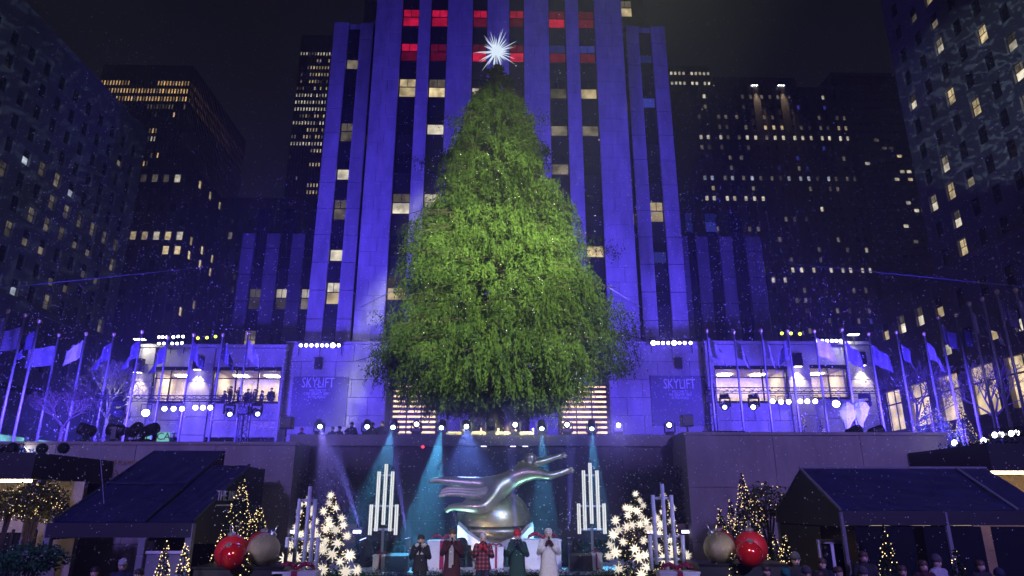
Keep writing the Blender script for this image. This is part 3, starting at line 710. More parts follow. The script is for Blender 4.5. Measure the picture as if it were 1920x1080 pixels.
# nearer mid-rise in front of it
Ym = 150; m0, m1 = at(215, 445, Ym).x, at(346, 445, Ym).x; mz = at(300, 318, Ym).z
t = tower('distant_block', 'dark mid-rise block with scattered warm windows below the amber-lit tower', m0, m1, Ym, Ym+38, mz, 'tower_dark')
rows = [at(300, 342+27*i, Ym).z for i in range(10)]; cols = [(m1-m0)*(i+.6)/6 for i in range(6)]
LM = {(2, 0), (3, 0), (4, 0), (1, 0), (1, 4), (2, 4), (3, 4), (4, 4), (5, 4), (4, 5), (5, 5)}
far_face(t, '-y', (m0, Ym, 0), m1-m0, ZP, mz, cols, rows, 1.5, 2.1, lambda c, r: ('win_warm' if r == 5 else random.choice(['win_white', 'win_dim', 'win_warm'])) if (c, r) in LM else None, 'tower_dark', pier=.4)
far_face(t, '+x', (m1, Ym, 0), 38, ZP, mz, [3+6.2*i for i in range(6)], rows, 1.7, 2.1, lambda c, r: 'win_warm' if (r == 0 and c < 5) or (r in (4, 5) and c < 3) or (c, r) in ((0, 9), (1, 8)) else None, 'tower_dark', pier=.4)
# dark mass between
Yd = 170; t = tower('distant_block', 'unlit dark block between the amber-lit tower and the skyscraper', at(400, 372, Yd).x, at(600, 372, Yd).x, Yd, Yd+30, at(480, 372, Yd).z, 'tower_dark')
x0, x1 = at(400, 372, Yd).x, at(600, 372, Yd).x; z1 = at(480, 372, Yd).z
far_face(t, '-y', (x0, Yd, 0), x1-x0, ZP, z1, [(x1-x0)*(i+.5)/12 for i in range(12)], rowsf(14, z1-3, 3.8), 1.1, 2, lambda c, r: 'win_dim' if random.random() < .06 else None, 'tower_dark', pier=.4)
# thin tower left of the skyscraper
Yh = 260; x0, x1 = at(566, 70, Yh).x, at(640, 70, Yh).x; z1 = at(590, 67, Yh).z
t = tower('distant_tower', 'slim dark tower with white window rows beside the blue skyscraper', x0, x1, Yh, Yh+25, z1, 'tower_dark')
rows = [at(580, 104+13.0*i, Yh).z for i in range(26)]
def litH(c, r):
    if r in (0, 6, 7, 8, 10, 13): return 'win_white' if random.random() < .85 else 'win_dim'
    if r in (1, 2, 3, 4, 5, 9, 11, 12): return 'win_warm' if c > 3 and random.random() < .7 else ('win_dim' if random.random() < .4 else None)
    if r in (14, 16, 19, 20): return 'win_warm' if c > 6 else None
    return 'win_dim' if random.random() < .06 else None
far_face(t, '-y', (x0, Yh, 0), x1-x0, ZP, z1, [(x1-x0)*(i+.5)/14 for i in range(14)], rows, .62, 1.7, litH, 'tower_dark', pier=.4)
# right group
Yk = 190; x0, x1 = at(1290, 260, Yk).x, at(1602, 260, Yk).x; z1 = at(1400, 164, Yk).z
t = tower('distant_tower', 'broad brown masonry tower with floodlit piers and white window rows beyond the mauve-lit shop block', x0, x1, Yk, Yk+30, z1, 'tower_brown')
part_box('crown_block', 'tower_brown', t, at(1345, 132, Yk).x, at(1500, 132, Yk).x, Yk+4, Yk+24, z1-.19, at(1400, 131, Yk).z)
cx = [1160+q/3.375 for q in (520, 565, 645, 690, 760, 812, 865, 935, 988, 1040, 1112, 1162, 1215, 1285, 1330, 1400, 1445)]
cols = [at(c, 260, Yk).x-x0 for c in cx]; rows = [at(1400, 186+19.1*i, Yk).z for i in range(24)]
def litK(c, r):
    q = random.random()
    if r == 4: return 'win_white' if q < .85 else 'win_dim'
    if r == 3: return 'win_warm' if c in (7, 8, 9, 15, 16) else ('win_dim' if q < .3 else None)
    if r == 0: return 'win_white' if c in (1, 14) else ('win_dim' if 4 < c < 11 and q < .8 else None)
    if r == 2: return 'win_dim' if q < .5 else None
    if r == 8: return 'win_cool' if q < .5 else 'win_dim'
    if r == 9: return 'win_warm' if c in (1, ) else ('win_dim' if q < .2 else None)
    if r == 10: return 'win_white' if c < 7 else None
    if r == 12: return 'win_dim' if c in (8, 9, 10) else None
    if r == 13: return 'win_dim' if c < 6 else None
    if r == 17: return 'win_white' if c > 4 and q < .85 else None
    if r == 18: return 'win_white' if c in (6, 7) else None
    return 'win_dim' if q < .16 else ('win_blue' if q < .20 else ('win_white' if q < .22 else None))
far_face(t, '-y', (x0, Yk, 0), x1-x0, ZP, z1, cols, rows, 1.15, 1.6, litK, 'tower_brown', pier=.7, band=.3)
for px in (1415, 1465):
    p = at(px, 158, Yk-1.2); l = thing('roof_floodlight', 'bright floodlight cluster high on the brown masonry tower', 'floodlight', p, 'floodlights on the brown tower')
    for k in range(3):
        MB().box(p.x-1+k*.75, p.x-.5+k*.75, p.y, p.y+.5, p.z-.25, p.z+.25).build('lamp_head', 'black_metal', l); MB().box(p.x-.98+k*.75, p.x-.52+k*.75, p.y+.02, p.y+.48, p.z-.29, p.z-.251).build('lens', 'lens_white', l)
    MB().box(p.x-1.1, p.x+1.1, p.y+.5, p.y+1.3, p.z-.12, p.z+.12).build('bracket', 'black_metal', l)
    spot('roof_flood', (p.x, p.y-.5, p.z-.5), (p.x+1.6, Yk+.2, p.z-22), 9000, (1, .8, .55), 34, .9)
Yj = 215; x0, x1 = at(1246, 127, Yj).x, at(1330, 127, Yj).x; z1 = at(1290, 124, Yj).z
t = tower('distant_tower', 'dark tower with two bright window bands at its top beside the skyscraper', x0, x1, Yj, Yj+25, z1, 'tower_dark')
def litJ(c, r): return ('win_white' if r < 2 and c not in (0, 5) and not (r == 1 and c == 8) else ('win_dim' if random.random() < .2 and r > 1 else None))
far_face(t, '-y', (x0, Yj, 0), x1-x0, ZP, z1, [(x1-x0)*(i+.5)/11 for i in range(11)], [at(1290, 141+18.5*i, Yj).z for i in range(22)], .95, 1.4, litJ, 'tower_dark', pier=.3)
Yn = 235; x0, x1 = at(1555, 140, Yn).x, at(1745, 140, Yn).x; z1 = at(1640, 138, Yn).z
t = tower('distant_tower', 'almost unlit dark tower with horizontal bands behind the scrollwork-lit office block', x0, x1, Yn, Yn+25, z1, 'tower_dark')
LN = {(6, 9): 'win_dim', (7, 9): 'win_dim', (8, 10): 'win_warm', (8, 12): 'win_white', (9, 12): 'win_white', (9, 13): 'win_warm', (3, 11): 'win_white', (7, 13): 'win_white', (8, 16): 'win_white', (9, 17): 'win_white', (10, 17): 'win_dim', (7, 19): 'win_white', (8, 21): 'win_dim', (5, 8): 'win_dim', (12, 8): 'win_dim', (13, 8): 'win_dim'}
far_face(t, '-y', (x0, Yn, 0), x1-x0, ZP, z1, [(x1-x0)*(i+.5)/16 for i in range(16)], [at(1640, 150+14.6*i, Yn).z for i in range(28)], 1.9, 1.5, lambda c, r: LN.get((c, r)), 'tower_dark', pier=.2, band=.5)
# =====================================================================================
#  THE BIG TREE
# =====================================================================================
YTR = 34.0; tcx = at(930, 600, YTR).x
prof = [(128, .3), (148, .9), (175, 1.4), (212, 2.05), (242, 2.5), (314, 3.2), (353, 3.65), (400, 4.1), (480, 4.95), (560, 5.65), (620, 6.15), (675, 6.6), (700, 6.3), (722, 5.5), (745, 4.0), (765, 2.0)]
pz = np.array([at(930, q, YTR).z for q, _ in prof])[::-1]; pr = np.array([r for _, r in prof])[::-1]
tip = at(930, 122, YTR).z
tr = thing('giant_christmas_tree', 'giant unlit-green Norway spruce standing before the blue skyscraper', 'tree', (tcx, YTR, ZP))
MB().cyl((tcx, YTR, ZP-.05), (tcx, YTR, 14), .48, .36, 12).cyl((tcx, YTR, 14), (tcx, YTR, tip), .36, .05, 10).build('trunk', 'bark', tr, True)
# limbs
nb = 620; lim = MB(); bz = rng.uniform(pz[0]+.8, tip-.6, nb); ba = rng.uniform(0, 2*np.pi, nb)
lobes = rng.normal(size=(14, 4))
def lobe(a, z):
    s_ = np.zeros_like(a)
    for k in range(14): s_ += .036*lobes[k, 0]*np.sin((1+k % 6)*a+lobes[k, 1]*3+z*(.25+.12*k))
    return 1+s_
BP = []
for z, a in zip(bz, ba):
    r = float(np.interp(z, pz, pr)*lobe(np.array([a]), np.array([z]))[0])*random.uniform(.82, 1.05); d = Vector((math.cos(a), math.sin(a), 0))
    z0 = z+min(1.6, r*.28); p0 = Vector((tcx, YTR, z0)); p1 = p0+d*r*.5+Vector((0, 0, -r*.10)); p2 = p0+d*r+Vector((0, 0, -r*.30+.05*r))
    lim.path([p0, p1, p2], [.07, .045, .015], 4); BP.append((p0, p1, p2))
tag(lim.build('limbs', 'bark', tr), kind='stuff')
# hanging sprays: every bough carries a drooping curtain of leaflets, with gaps between the boughs
Cs, Ds, Ls, Ws = [], [], [], []
NBO = 2100; K = 24; M_ = 8
zb_ = pz[0]+(tip-pz[0])*rng.beta(1.0, 1.7, NBO); ab = rng.uniform(0, 2*np.pi, NBO)
rb_ = np.interp(zb_, pz, pr)*lobe(ab, zb_)*rng.uniform(.80, 1.03, NBO)
size = np.clip(rb_/3.2, .3, 1.15)
for k in range(K):
    s_ = rng.uniform(.35, 1.0, NBO)**.75; lat = rng.normal(0, .16, NBO)*size*(1.3-s_)
    px_ = tcx+rb_*s_*np.cos(ab)-lat*np.sin(ab); py_ = YTR+rb_*s_*np.sin(ab)+lat*np.cos(ab); pz_ = zb_+(1-s_)*rb_*.30
    ln = rng.uniform(.4, 1.25, NBO)*size*(1.2-.5*s_); out = np.stack([np.cos(ab), np.sin(ab), 0*ab], 1)
    for i in range(M_):
        f = (i+rng.random(NBO))/M_; C = np.stack([px_, py_, pz_], 1)+out*(.22*f*ln).reshape(-1, 1)+rng.normal(0, .045, (NBO, 3)); C[:, 2] -= f*ln
        D = out*.30+rng.normal(0, .44, (NBO, 3)); D[:, 2] -= .95
        Cs.append(C); Ds.append(D); Ls.append(rng.uniform(.09, .22, NBO)); Ws.append(rng.uniform(.035, .08, NBO))
# a few long sprays reaching out of the outline low down
for (px, py) in ((705, 690), (722, 672), (1160, 692), (1172, 690), (745, 655), (1145, 655), (720, 600), (1140, 470), (1105, 455), (742, 705), (800, 305), (850, 228), (1018, 225), (820, 770), (880, 790), (1040, 780)):
    p = at(px, py, YTR-.5); q = 160; C = np.array(p)+rng.normal(0, 1, (q, 3))*np.array((.36, .3, .24)); Cs.append(C)
    D = rng.normal(0, .6, (q, 3)); D[:, 2] -= .8; Ds.append(D); Ls.append(rng.uniform(.1, .26, q)); Ws.append(rng.uniform(.03, .07, q))
    b = MB().path([(tcx, YTR, p.z+1.2), p+Vector((0, 0, .15))], [.06, .012], 4); lim2 = b.build('limb', 'bark', tr)
P = leaves(np.concatenate(Cs), np.concatenate(Ds), np.concatenate(Ls), np.concatenate(Ws))
tag(quads('crown', P, 'spruce', tr), kind='stuff')
# guy wires
for (p, q, lb) in (((672, 578), (737, 545), 'thin steel guy wire from the tree past the shop block with people'), ((1138, 537), (1202, 576), 'thin steel guy wire from the tree past the mauve-lit shop block')):
    if p[0] < 900: A, B = at(*p, 54.5), at(*q, YTR-1)
    else: A, B = at(*q, 54.5), at(*p, YTR-1)
    tag(MB().cyl(A, B, .022, n=5).build('guy_wire', 'steel'), lb, 'cable')
# star
sc_ = at(930, 97, YTR); star = thing('tree_star', 'large spiky white crystal star glowing on top of the giant tree', 'star', sc_)
MB().sph(sc_, .28, 12, 8).build('star_core', 'star_top', star); MB().cyl(sc_-Vector((0, 0, 1.1)), sc_, .04, n=6).build('star_stem', 'steel', star)
spk = MB().cyl((0, 0, 0), (0, 0, 1), .085, .002, 5, False).mesh('spike', 'star_top')
for i in range(70):
    zz_ = 1-2*(i+.5)/70; ph = i*2.39996; rr_ = math.sqrt(1-zz_*zz_); d = Vector((rr_*math.cos(ph), rr_*math.sin(ph), zz_))
    link('spike', spk, star, d*.2, d.to_track_quat('Z', 'Y').to_euler(), (.5, .5, random.choice([.6, .8, 1.0, 1.2])))

# =====================================================================================
#  TENTS
# =====================================================================================
def sagged(q, k, n=18, sag=.10):
    a, b, c, d = [Vector(p) for p in q]; m_ = MB(); nn = (b-a).cross(c-a).normalized(); nn = nn if nn.z > 0 else -nn; V = []
    for side in (0, 1):
        for j in range(n+1):
            for i in range(n+1):
                u, v = i/n, j/n; p = (a*(1-v)+b*v)*(1-u)+(d*(1-v)+c*v)*u; w_ = math.sin(math.pi*u)*math.sin(math.pi*v)
                h_ = -sag*w_+.014*math.sin(23*u+9*v)*math.sin(math.pi*v)+.012*math.sin(31*v-14*u)*math.sin(math.pi*u)+.016*math.sin(60*(u-v*.6))*max(0, v-.6)
                V.append(p+nn*(h_-.05*side))
    m_.v = [tuple(p) for p in V]; N = (n+1)**2; ix = lambda i, j, s_: s_*N+j*(n+1)+i
    m_.f = [(ix(i, j, 0), ix(i, j+1, 0), ix(i+1, j+1, 0), ix(i+1, j, 0)) for j in range(n) for i in range(n)]+[(ix(i, j, 1), ix(i+1, j, 1), ix(i+1, j+1, 1), ix(i, j+1, 1)) for j in range(n) for i in range(n)]
    ed_ = [(i, 0) for i in range(n)]+[(n, j) for j in range(n)]+[(i, n) for i in range(n, 0, -1)]+[(0, j) for j in range(n, 0, -1)]
    m_.f += [(ix(*ed_[k_], 0), ix(*ed_[(k_+1) % len(ed_)], 0), ix(*ed_[(k_+1) % len(ed_)], 1), ix(*ed_[k_], 1)) for k_ in range(len(ed_))]
    return m_
tl = thing('rink_awning', 'slanted black two-step awning marked THE RINK below the gilt-lettered wall', 'tent', (-11, 21, 0))
A = [(-12.3, 25, 5.25), (-12.3, 20, 3.04), (-9.8, 20, 3.04), (-9.8, 25, 5.25)]
sagged(A, 'w').build('roof_panel', 'tent', tl)
B = [(-9.72, 23.9, 4.74), (-9.72, 20, 3.02), (-8.5, 20, 3.02), (-8.5, 23.9, 4.74)]
sagged(B, 'w').build('lower_roof_panel', 'tent', tl)
MB().slab([(-9.78, 25, 5.2), (-9.78, 20, 2.98), (-9.78, 20, 2.5), (-9.78, 25, 2.5)], .04).build('step_wall', 'tent_wall', tl)
MB().slab([(-8.46, 20, 2.98), (-8.46, 23.9, 4.7), (-8.46, 25.5, 4.7), (-8.46, 25.5, 2.2), (-8.46, 20, 2.45)][::-1], .04).build('gable_wall', 'tent_wall', tl)
MB().box(-12.4, -8.45, 19.9, 19.96, 2.62, 3.0).build('valance', 'tent_wall', tl)
MB().box(-12.36, -12.32, 20, 25, 2.55, 3.0).build('side_valance', 'tent_wall', tl)
MB().box(-12.3, -8.5, 25.2, 25.24, 0, 4.7).build('back_wall', 'tent_wall', tl)
for p in ((-12.35, 20), (-9.75, 20), (-8.5, 20), (-8.5, 23.5)): MB().box(p[0]-.09, p[0]+.09, p[1]-.09, p[1]+.09, 0, 2.98).build('post', 'tent_post', tl)
for a, b in (((-12.3, 25.02, 5.27), (-9.8, 25.02, 5.27)), ((-9.8, 25, 5.27), (-9.8, 20, 3.06)), ((-8.48, 23.9, 4.76), (-8.48, 20, 3.04)), ((-12.3, 25, 5.27), (-12.3, 20, 3.06)), ((-12.3, 22.4, 4.13), (-9.8, 22.4, 4.13))):
    MB().cyl(a, b, .045, n=6).build('edge_tube', 'tent', tl)
MB().box(-9.65, -8.6, 20.05, 20.1, 0, 2.2).build('pale_door_panel', 'tent_post', tl); MB().box(-9.66, -8.59, 20.0, 20.049, 2.2, 2.27).build('door_head', 'white_paint', tl)
s = thing('rink_sign', 'small white underlined THE RINK lettering on the awning gable', 'sign', (-8.4, 22.3, 3.6))
lettering('THE RINK', .42, (-8.40, 22.2, 3.72), 'letter_pale', s, rz=R(90), ext=.012); part_box('underline', 'letter_pale', s, -8.42, -8.38, 21.3, 23.1, 3.44, 3.48)
# gabled marquee
tm = thing('gabled_marquee', 'black gabled marquee with clear side panels over the crowd', 'tent', (11, 20, 0))
x0, x1 = 8.72, 14.2
sagged([(x0, 20.1, 4.47), (x0, 18, 3.34), (x1, 18, 3.34), (x1, 20.1, 4.47)], 's').build('front_roof_panel', 'tent', tm)
sagged([(x0, 22.2, 3.34), (x0, 20.1, 4.47), (x1, 20.1, 4.47), (x1, 22.2, 3.34)], 's').build('back_roof_panel', 'tent', tm)
MB().slab([(x0+.02, 18, 3.3), (x0+.02, 22.2, 3.3), (x0+.02, 20.1, 4.42)][::-1], .03).build('gable_wall', 'tent_wall', tm)
MB().box(x0-.02, x1, 17.95, 17.99, 2.98, 3.33).build('front_valance', 'tent_wall', tm); MB().box(x0-.05, x0-.01, 18, 22.2, 2.95, 3.33).build('side_valance', 'tent_wall', tm)
MB().box(x0, x1, 22.1, 22.14, 0, 3.3).build('back_wall', 'tent_wall', tm); MB().box(x0, x0+.04, 19.3, 22.1, 0, 2.9).build('end_wall', 'tent_wall', tm)
for x, y in ((x0, 18), (x0, 22.1), (11.4, 18), (x1, 18)): MB().cyl((x, y, 0), (x, y, 3.3), .06, n=8).build('post', 'tent_post', tm)
for a, b in (((x0, 20.1, 4.5), (x1, 20.1, 4.5)), ((x0, 20.1, 4.5), (x0, 18, 3.37)), ((13.3, 20.1, 4.5), (13.3, 18, 3.37))): MB().cyl(a, b, .035, n=6).build('edge_tube', 'tent_post', tm)
for i in range(3):
    a = x0+.3+i*1.75; MB().box(a, a+1.5, 18.02, 18.03, 1.1, 2.95).build('clear_panel', 'glass_dark', tm)
for i in range(4): x = 9.6+i*1.2; MB().box(x, x+.5, 20.5, 20.7, 2.9, 2.96).build('pendant_light', 'shop_warm', tm)
spot('marquee_lamp', (11.2, 20.6, 2.8), (11.2, 21.5, .5), 22, (1, .65, .35), 150, .8)
dr = thing('door_frame', 'pale grey glazed door frame inside the marquee entrance', 'door', (9.1, 18.9, 0)); a, b = at(1537, 1030, 18.9), at(1583, 1030, 18.9); zt = at(1560, 1019, 18.9).z
for x in (a.x, b.x, (a.x+b.x)/2): MB().box(x-.04, x+.04, 18.86, 18.94, 0, zt).build('jamb', 'white_paint', dr)
MB().box(a.x-.041, b.x+.041, 18.85, 18.95, zt, zt+.1).build('head', 'white_paint', dr); MB().box(a.x+.04, b.x-.04, 18.89, 18.91, .1, zt).build('glass', 'glass_dark', dr)
# restaurant fronts at both sides, with warm soffit strips
rf = thing('restaurant_front', 'warm-lit restaurant front with dark soffit beside the slanted awning', 'building', (-16, 22, 0))
c0 = at(-80, 905, 23).x; c1 = at(95, 905, 23).x; zc = at(0, 903, 23).z
part_box('soffit', 'tent_wall', rf, c0, c1, 22, 26.4, zc+.05, zc+.85); part_box('light_strip', 'strip_warm', rf, c0, c1-.1, 22.35, 22.45, zc-.03, zc+.04)
part_box('rear_wall', 'wing_stone', rf, c0, c1+.4, 24.2, 24.4, 0, zc+.04)
part_box('corner_post', 'wing_stone', rf, c1-.15, c1+.12, 22.3, 22.6, 0, zc+.04); part_box('shop_glass', 'glass_dark', rf, c0, c1-1.1, 23.9, 24, 0, 2.6)
for i in range(4): x = c0+(c1-c0)*i/4; part_box('mullion', 'frame_metal', rf, x, x+.08, 23.85, 23.899, 0, 2.7)
for i in range(5): x = c0+.4+i*.8; MB().sph((x, 22.3+.2*(i % 2), zc+1.0), .18, 8, 6).build('planter_bulge', 'hedge', rf)
rg = thing('restaurant_front', 'warm-lit beige shop front with soffit strip beside the gabled marquee', 'building', (17, 22, 0))
c0 = at(1828, 890, 23).x; c1 = at(2000, 890, 23).x; zc = at(1870, 888, 23).z
part_box('soffit', 'tent_wall', rg, c0-.1, c1, 22, 26.4, zc+.05, zc+.9); part_box('light_strip', 'strip_warm', rg, c0, c1, 22.35, 22.45, zc-.03, zc+.04); part_box('rear_wall', 'tan_panel', rg, c0, c1, 23.6, 23.8, 0, zc+.04)
for i in range(3): part_box('panel_joint', 'joint', rg, c0+.9+i*1.3, c0+.92+i*1.3, 23.58, 23.599, 0, zc)
# planting above soffits
for (x0_, x1_, zb, lb) in ((-21, -16.6, 4.7, 'dark planting on the terrace edge above the restaurant beside the slanted awning'), (15.9, 22, 4.9, 'dark planting on the terrace edge above the shop front beside the gabled marquee')):
    hedge('terrace_hedge', lb, x0_, x1_, 23.5, 25.6, zb, zb+.75, 2600, cat='hedge')

# =====================================================================================
#  STAGE DECORATION
# =====================================================================================
def chime(name, label, px, spec, Y, zb, m, pole_py, bars, poleto, double):
    """tubular frame: vertical tubes (dx px, top py, bottom py), cross bars (py, x0, x1)"""
    b = at(px, pole_py, Y); t = thing(name, label, 'stage frame', (b.x, Y, zb)); k = 1/ppm(px, 990, Y)
    for dx, pa, pb in spec:
        p0, p1 = at(px, pa, Y), at(px, pb, Y)
        if double:
            for s in (-1, 1): MB().box(b.x+dx*k+s*.034-.02, b.x+dx*k+s*.034+.02, Y-.02, Y+.045, p1.z, p0.z).build('light_tube', 'led_tube', t)
            MB().box(b.x+dx*k-.062, b.x+dx*k+.062, Y+.05, Y+.09, p1.z, p0.z).build('tube_channel', 'steel', t)
        else: MB().cyl((b.x+dx*k, Y, p1.z), (b.x+dx*k, Y, p0.z), .055, n=10).build('upright', m, t, True)
    for q, xa, xb in bars: z_ = at(px, q, Y).z; MB().cyl((b.x+xa*k, Y+.12, z_), (b.x+xb*k, Y+.12, z_), .035, n=8).build('cross_bar', 'frame_white', t, True)
    if poleto: MB().cyl((b.x, Y+.06, zb), (b.x, Y+.06, at(px, poleto, Y).z), .05, n=8).build('centre_pole', 'steel', t); MB().cyl((b.x, Y+.06, zb), (b.x, Y+.06, zb+.06), .3, n=16).build('base_plate', 'steel', t)
    return t
sp = [(0, 870, 984), (-13, 884, 996), (13, 884, 996), (-24, 946, 1003), (24, 946, 1003)]; br = [(891, -13, 13), (949, -25, 25), (993, -25, 25)]
chime('lit_tube_frame', 'tall lit tube frame on a pole behind the singer in the black jacket', 715, sp, 24.5, 1.5, 'steel', 1040, br, 990, True)
chime('lit_tube_frame', 'tall lit tube frame on a pole behind the stage wedge by the cream-coated singer', 1112, [(a, b-2, c-2) for a, b, c in sp], 24.5, 1.5, 'steel', 1040, br, 990, True)
sp2 = [(4, 912, 1078), (-14, 935, 1064), (16, 936, 1066), (-30, 1007, 1072), (27, 1007, 1072)]; br2 = [(938, -14, 16), (1011, -30, 27), (1056, -30, 27)]
chime('tube_frame', 'pale metal tube frame in front of the star tree by the gold ornament', 565, sp2, 19.5, .0, 'frame_white', 1060, br2, None, False)
chime('tube_frame', 'pale metal tube frame in front of the star tree by the greenish ornament', 1251, [(0, 907, 1070), (-19, 928, 1058), (16, 928, 1060), (-29, 1003, 1068), (32, 1003, 1068)], 19.5, .0, 'frame_white', 1060, [(934, -19, 16), (1006, -29, 32), (1049, -29, 32)], None, False)
# frames stand on slim feet
def star_mesh(n, rad):
    m_ = MB(); m_.sph((0, 0, 0), rad*.24, 8, 6)
    for i in range(n):
        z_ = 1-2*(i+.5)/n; ph = i*2.39996+n; r_ = math.sqrt(1-z_*z_); d = Vector((r_*math.cos(ph), r_*math.sin(ph), z_)); q = d.to_track_quat('Z', 'Y').to_matrix()
        ps = [q@Vector((rad*.15*math.cos(k*math.pi/2), rad*.15*math.sin(k*math.pi/2), rad*.14)) for k in range(4)]+[d*rad*random.uniform(.82, 1.0)]
        m_._add(ps, [(0, 1, 4), (1, 2, 4), (2, 3, 4), (3, 0, 4)])
    return m_.mesh('paper_star', 'star_glow')
STARS = [star_mesh(22, 1.0), star_mesh(26, 1.0), star_mesh(18, 1.0)]
def cone_tree(name, label, x, Y, z0, h, r, n, lights, m='fir', cat='tree', group=None, bulbr=.012, leaf=(.06, .14)):
    t = thing(name, label, cat, (x, Y, z0), group); f = rng.beta(1, 1.6, n); a = rng.uniform(0, 2*np.pi, n)
    tier = 1+.12*np.sin(f*34+np.sin(a*3)); rad = r*(1-f)*tier*np.sqrt(rng.uniform(.25, 1, n))+.02
    C = np.stack([x+rad*np.cos(a), Y+rad*np.sin(a), z0+.08*h+f*h*.93], 1); D = np.stack([np.cos(a), np.sin(a), -.25+0*a], 1)+rng.normal(0, .45, (n, 3))
    tag(quads('crown', leaves(C, D, rng.uniform(*leaf, n), rng.uniform(leaf[0]*.4, leaf[1]*.4, n)), m, t), kind='stuff')
    MB().cyl((x, Y, z0), (x, Y, z0+h*.97), max(.02, r*.08), .01, 6).build('trunk', 'bark', t)
    if lights:
        f = rng.beta(1, 1.5, lights); a = rng.uniform(0, 2*np.pi, lights); rad = r*(1-f)*1.06+.03
        octas('fairy_lights', np.stack([x+rad*np.cos(a), Y+rad*np.sin(a), z0+.08*h+f*h*.93], 1), rng.uniform(.7, 1.3, lights)*bulbr, 'fairy', t)
    return t
def star_tree(px, Y, py_top, zb, rb, stars, scale, lab, starlab, grp):
    p = at(px, py_top, Y); h = p.z-zb
    cone_tree('star_tree', lab, p.x, Y, zb, h, rb, 2600, 260, bulbr=.012)
    for (sx_, sy_) in stars:
        q = at(sx_, sy_, Y); f = max(0, min(1, (q.z-zb)/h)); r_ = rb*(1-f)*.95+.05; dx = max(-r_*.98, min(r_*.98, q.x-p.x)); yy = Y-math.sqrt(max(0, r_*r_-dx*dx))
        q = at(sx_, sy_, yy); s_ = scale*(1.25-.65*f)*random.uniform(.8, 1.15)
        o = link('paper_star', random.choice(STARS), None, q, (random.random()*6, random.random()*6, random.random()*6), (s_,)*3); tag(o, starlab, 'star', grp)
Z2 = lambda L, ox: [(ox+x_/3.6, 780+y_/3.6) for x_, y_ in L]
star_tree(625, 20.6, 926, .2, .85, Z2([(505,537),(495,590),(538,622),(457,643),(490,700),(590,738),(500,735),(537,770),(475,760),(613,810),(470,845),(548,860),(440,880),(515,935),(632,940),(455,900),(567,985),(450,1035),(605,1050),(680,1040),(420,820),(580,690)], 480), .235,
          'dark fir hung with glowing paper stars beside the singer in the black jacket', 'glowing cream paper star on the fir beside the black-jacketed singer', 'stars on the fir by the black-jacketed singer')
star_tree(577, 21.0, 934, .2, .85, Z2([(355,553),(302,598),(345,590),(385,627),(293,648),(378,660),(400,710),(358,740),(272,750),(395,775),(300,800),(385,805),(240,870),(335,895),(375,860),(275,950),(240,960),(195,965),(310,1000)], 480), .225,
          'dark fir hung with glowing paper stars behind a pale tube frame by the gold ornament', 'glowing cream paper star on the fir behind the tube frame by the gold ornament', 'stars on the fir by the gold ornament')
star_tree(1190, 20.6, 922, .2, .9, Z2([(1050,525),(1080,570),(1100,605),(985,618),(1015,628),(1060,640),(998,670),(1090,680),(915,705),(1120,712),(1030,735),(990,748),(1080,730),(935,770),(900,800),(1135,762),(965,850),(880,870),(1105,840),(1045,900),(915,920),(870,945),(1070,950),(1115,940),(1120,1020),(935,1030),(1090,1070)], 900), .235,
          'dark fir hung with glowing paper stars beside the cream-coated singer', 'glowing cream paper star on the fir beside the cream-coated singer', 'stars on the fir by the cream-coated singer')
star_tree(1247, 21.0, 925, .2, .8, Z2([(1235,535),(1285,600),(1300,625),(1232,648),(1188,690),(1290,710),(1220,735),(1160,760),(1210,790),(1290,840),(1205,890),(1310,900),(1300,950),(1395,940),(1305,985),(1240,960)], 900), .225,
          'dark fir hung with glowing paper stars behind a pale tube frame by the greenish ornament', 'glowing cream paper star on the fir behind the tube frame by the greenish ornament', 'stars on the fir by the greenish ornament')
# gift boxes
def gift(label, px0, px1, py0, py1, Y, d=.8, bow=True):
    a, b = at(px0, py1, Y), at(px1, py0, Y); x0_, x1_, z0_, z1_ = a.x, b.x, a.z, b.z; z0_ = min(z0_, 1.5) if Y > 22.4 else 0
    t = thing('gift_box', label, 'gift box', ((x0_+x1_)/2, Y, z0_)); c = (x0_+x1_)/2; w_ = (x1_-x0_)*.07
    MB().box(x0_, x1_, Y, Y+d, z0_, z1_).build('box', 'box_white', t); MB().box(x0_-.02, x1_+.02, Y-.02, Y+d+.02, z1_+.001, z1_+.05).build('lid', 'box_white', t)
    MB().box(c-w_, c+w_, Y-.03, Y-.021, z0_, z1_+.05).build('ribbon', 'ribbon', t); MB().box(c-w_, c+w_, Y-.03, Y+d+.03, z1_+.051, z1_+.06).build('top_ribbon', 'ribbon', t)
    if bow:
        for s in (-1, 1):
            m_ = MB(); W_ = (x1_-x0_); pts = [Vector((c+s*W_*.42*f*1.0, Y+.2+.05*math.sin(f*9), z1_+.08+W_*.13*math.sin(math.pi*f)**.8)) for f in [i/7 for i in range(8)]]
            m_.path(pts, [.02]+[W_*.05]*5+[W_*.045, .015], 7); m_.build('bow_loop', 'ribbon', t, True)
    return t
gift('big white gift box with magenta ribbon between the black-jacketed and burgundy-coated singers', 800, 856, 1017, 1072, 23.4)
gift('white gift box with violet ribbon behind the plaid-jacketed singer', 916, 944, 1029, 1066, 23.8, .5)
gift('big white gift box with magenta ribbon beside the cream-coated singer', 985, 1052, 1015, 1071, 23.4)
gift('small pink-white gift box at the foot of the lit tube frame by the black-jacketed singer', 698, 727, 1044, 1067, 23.2, .45)
gift('small pink-white gift box at the foot of the lit tube frame by the cream-coated singer', 1108, 1129, 1041, 1063, 23.2, .4)
gift('gift box with dark red bow in front of the tube frame by the gold ornament', 508, 592, 1076, 1110, 18.2, .5)
gift('gift box with dark red bow in front of the tube frame by the greenish ornament', 1240, 1312, 1076, 1110, 18.2, .5)
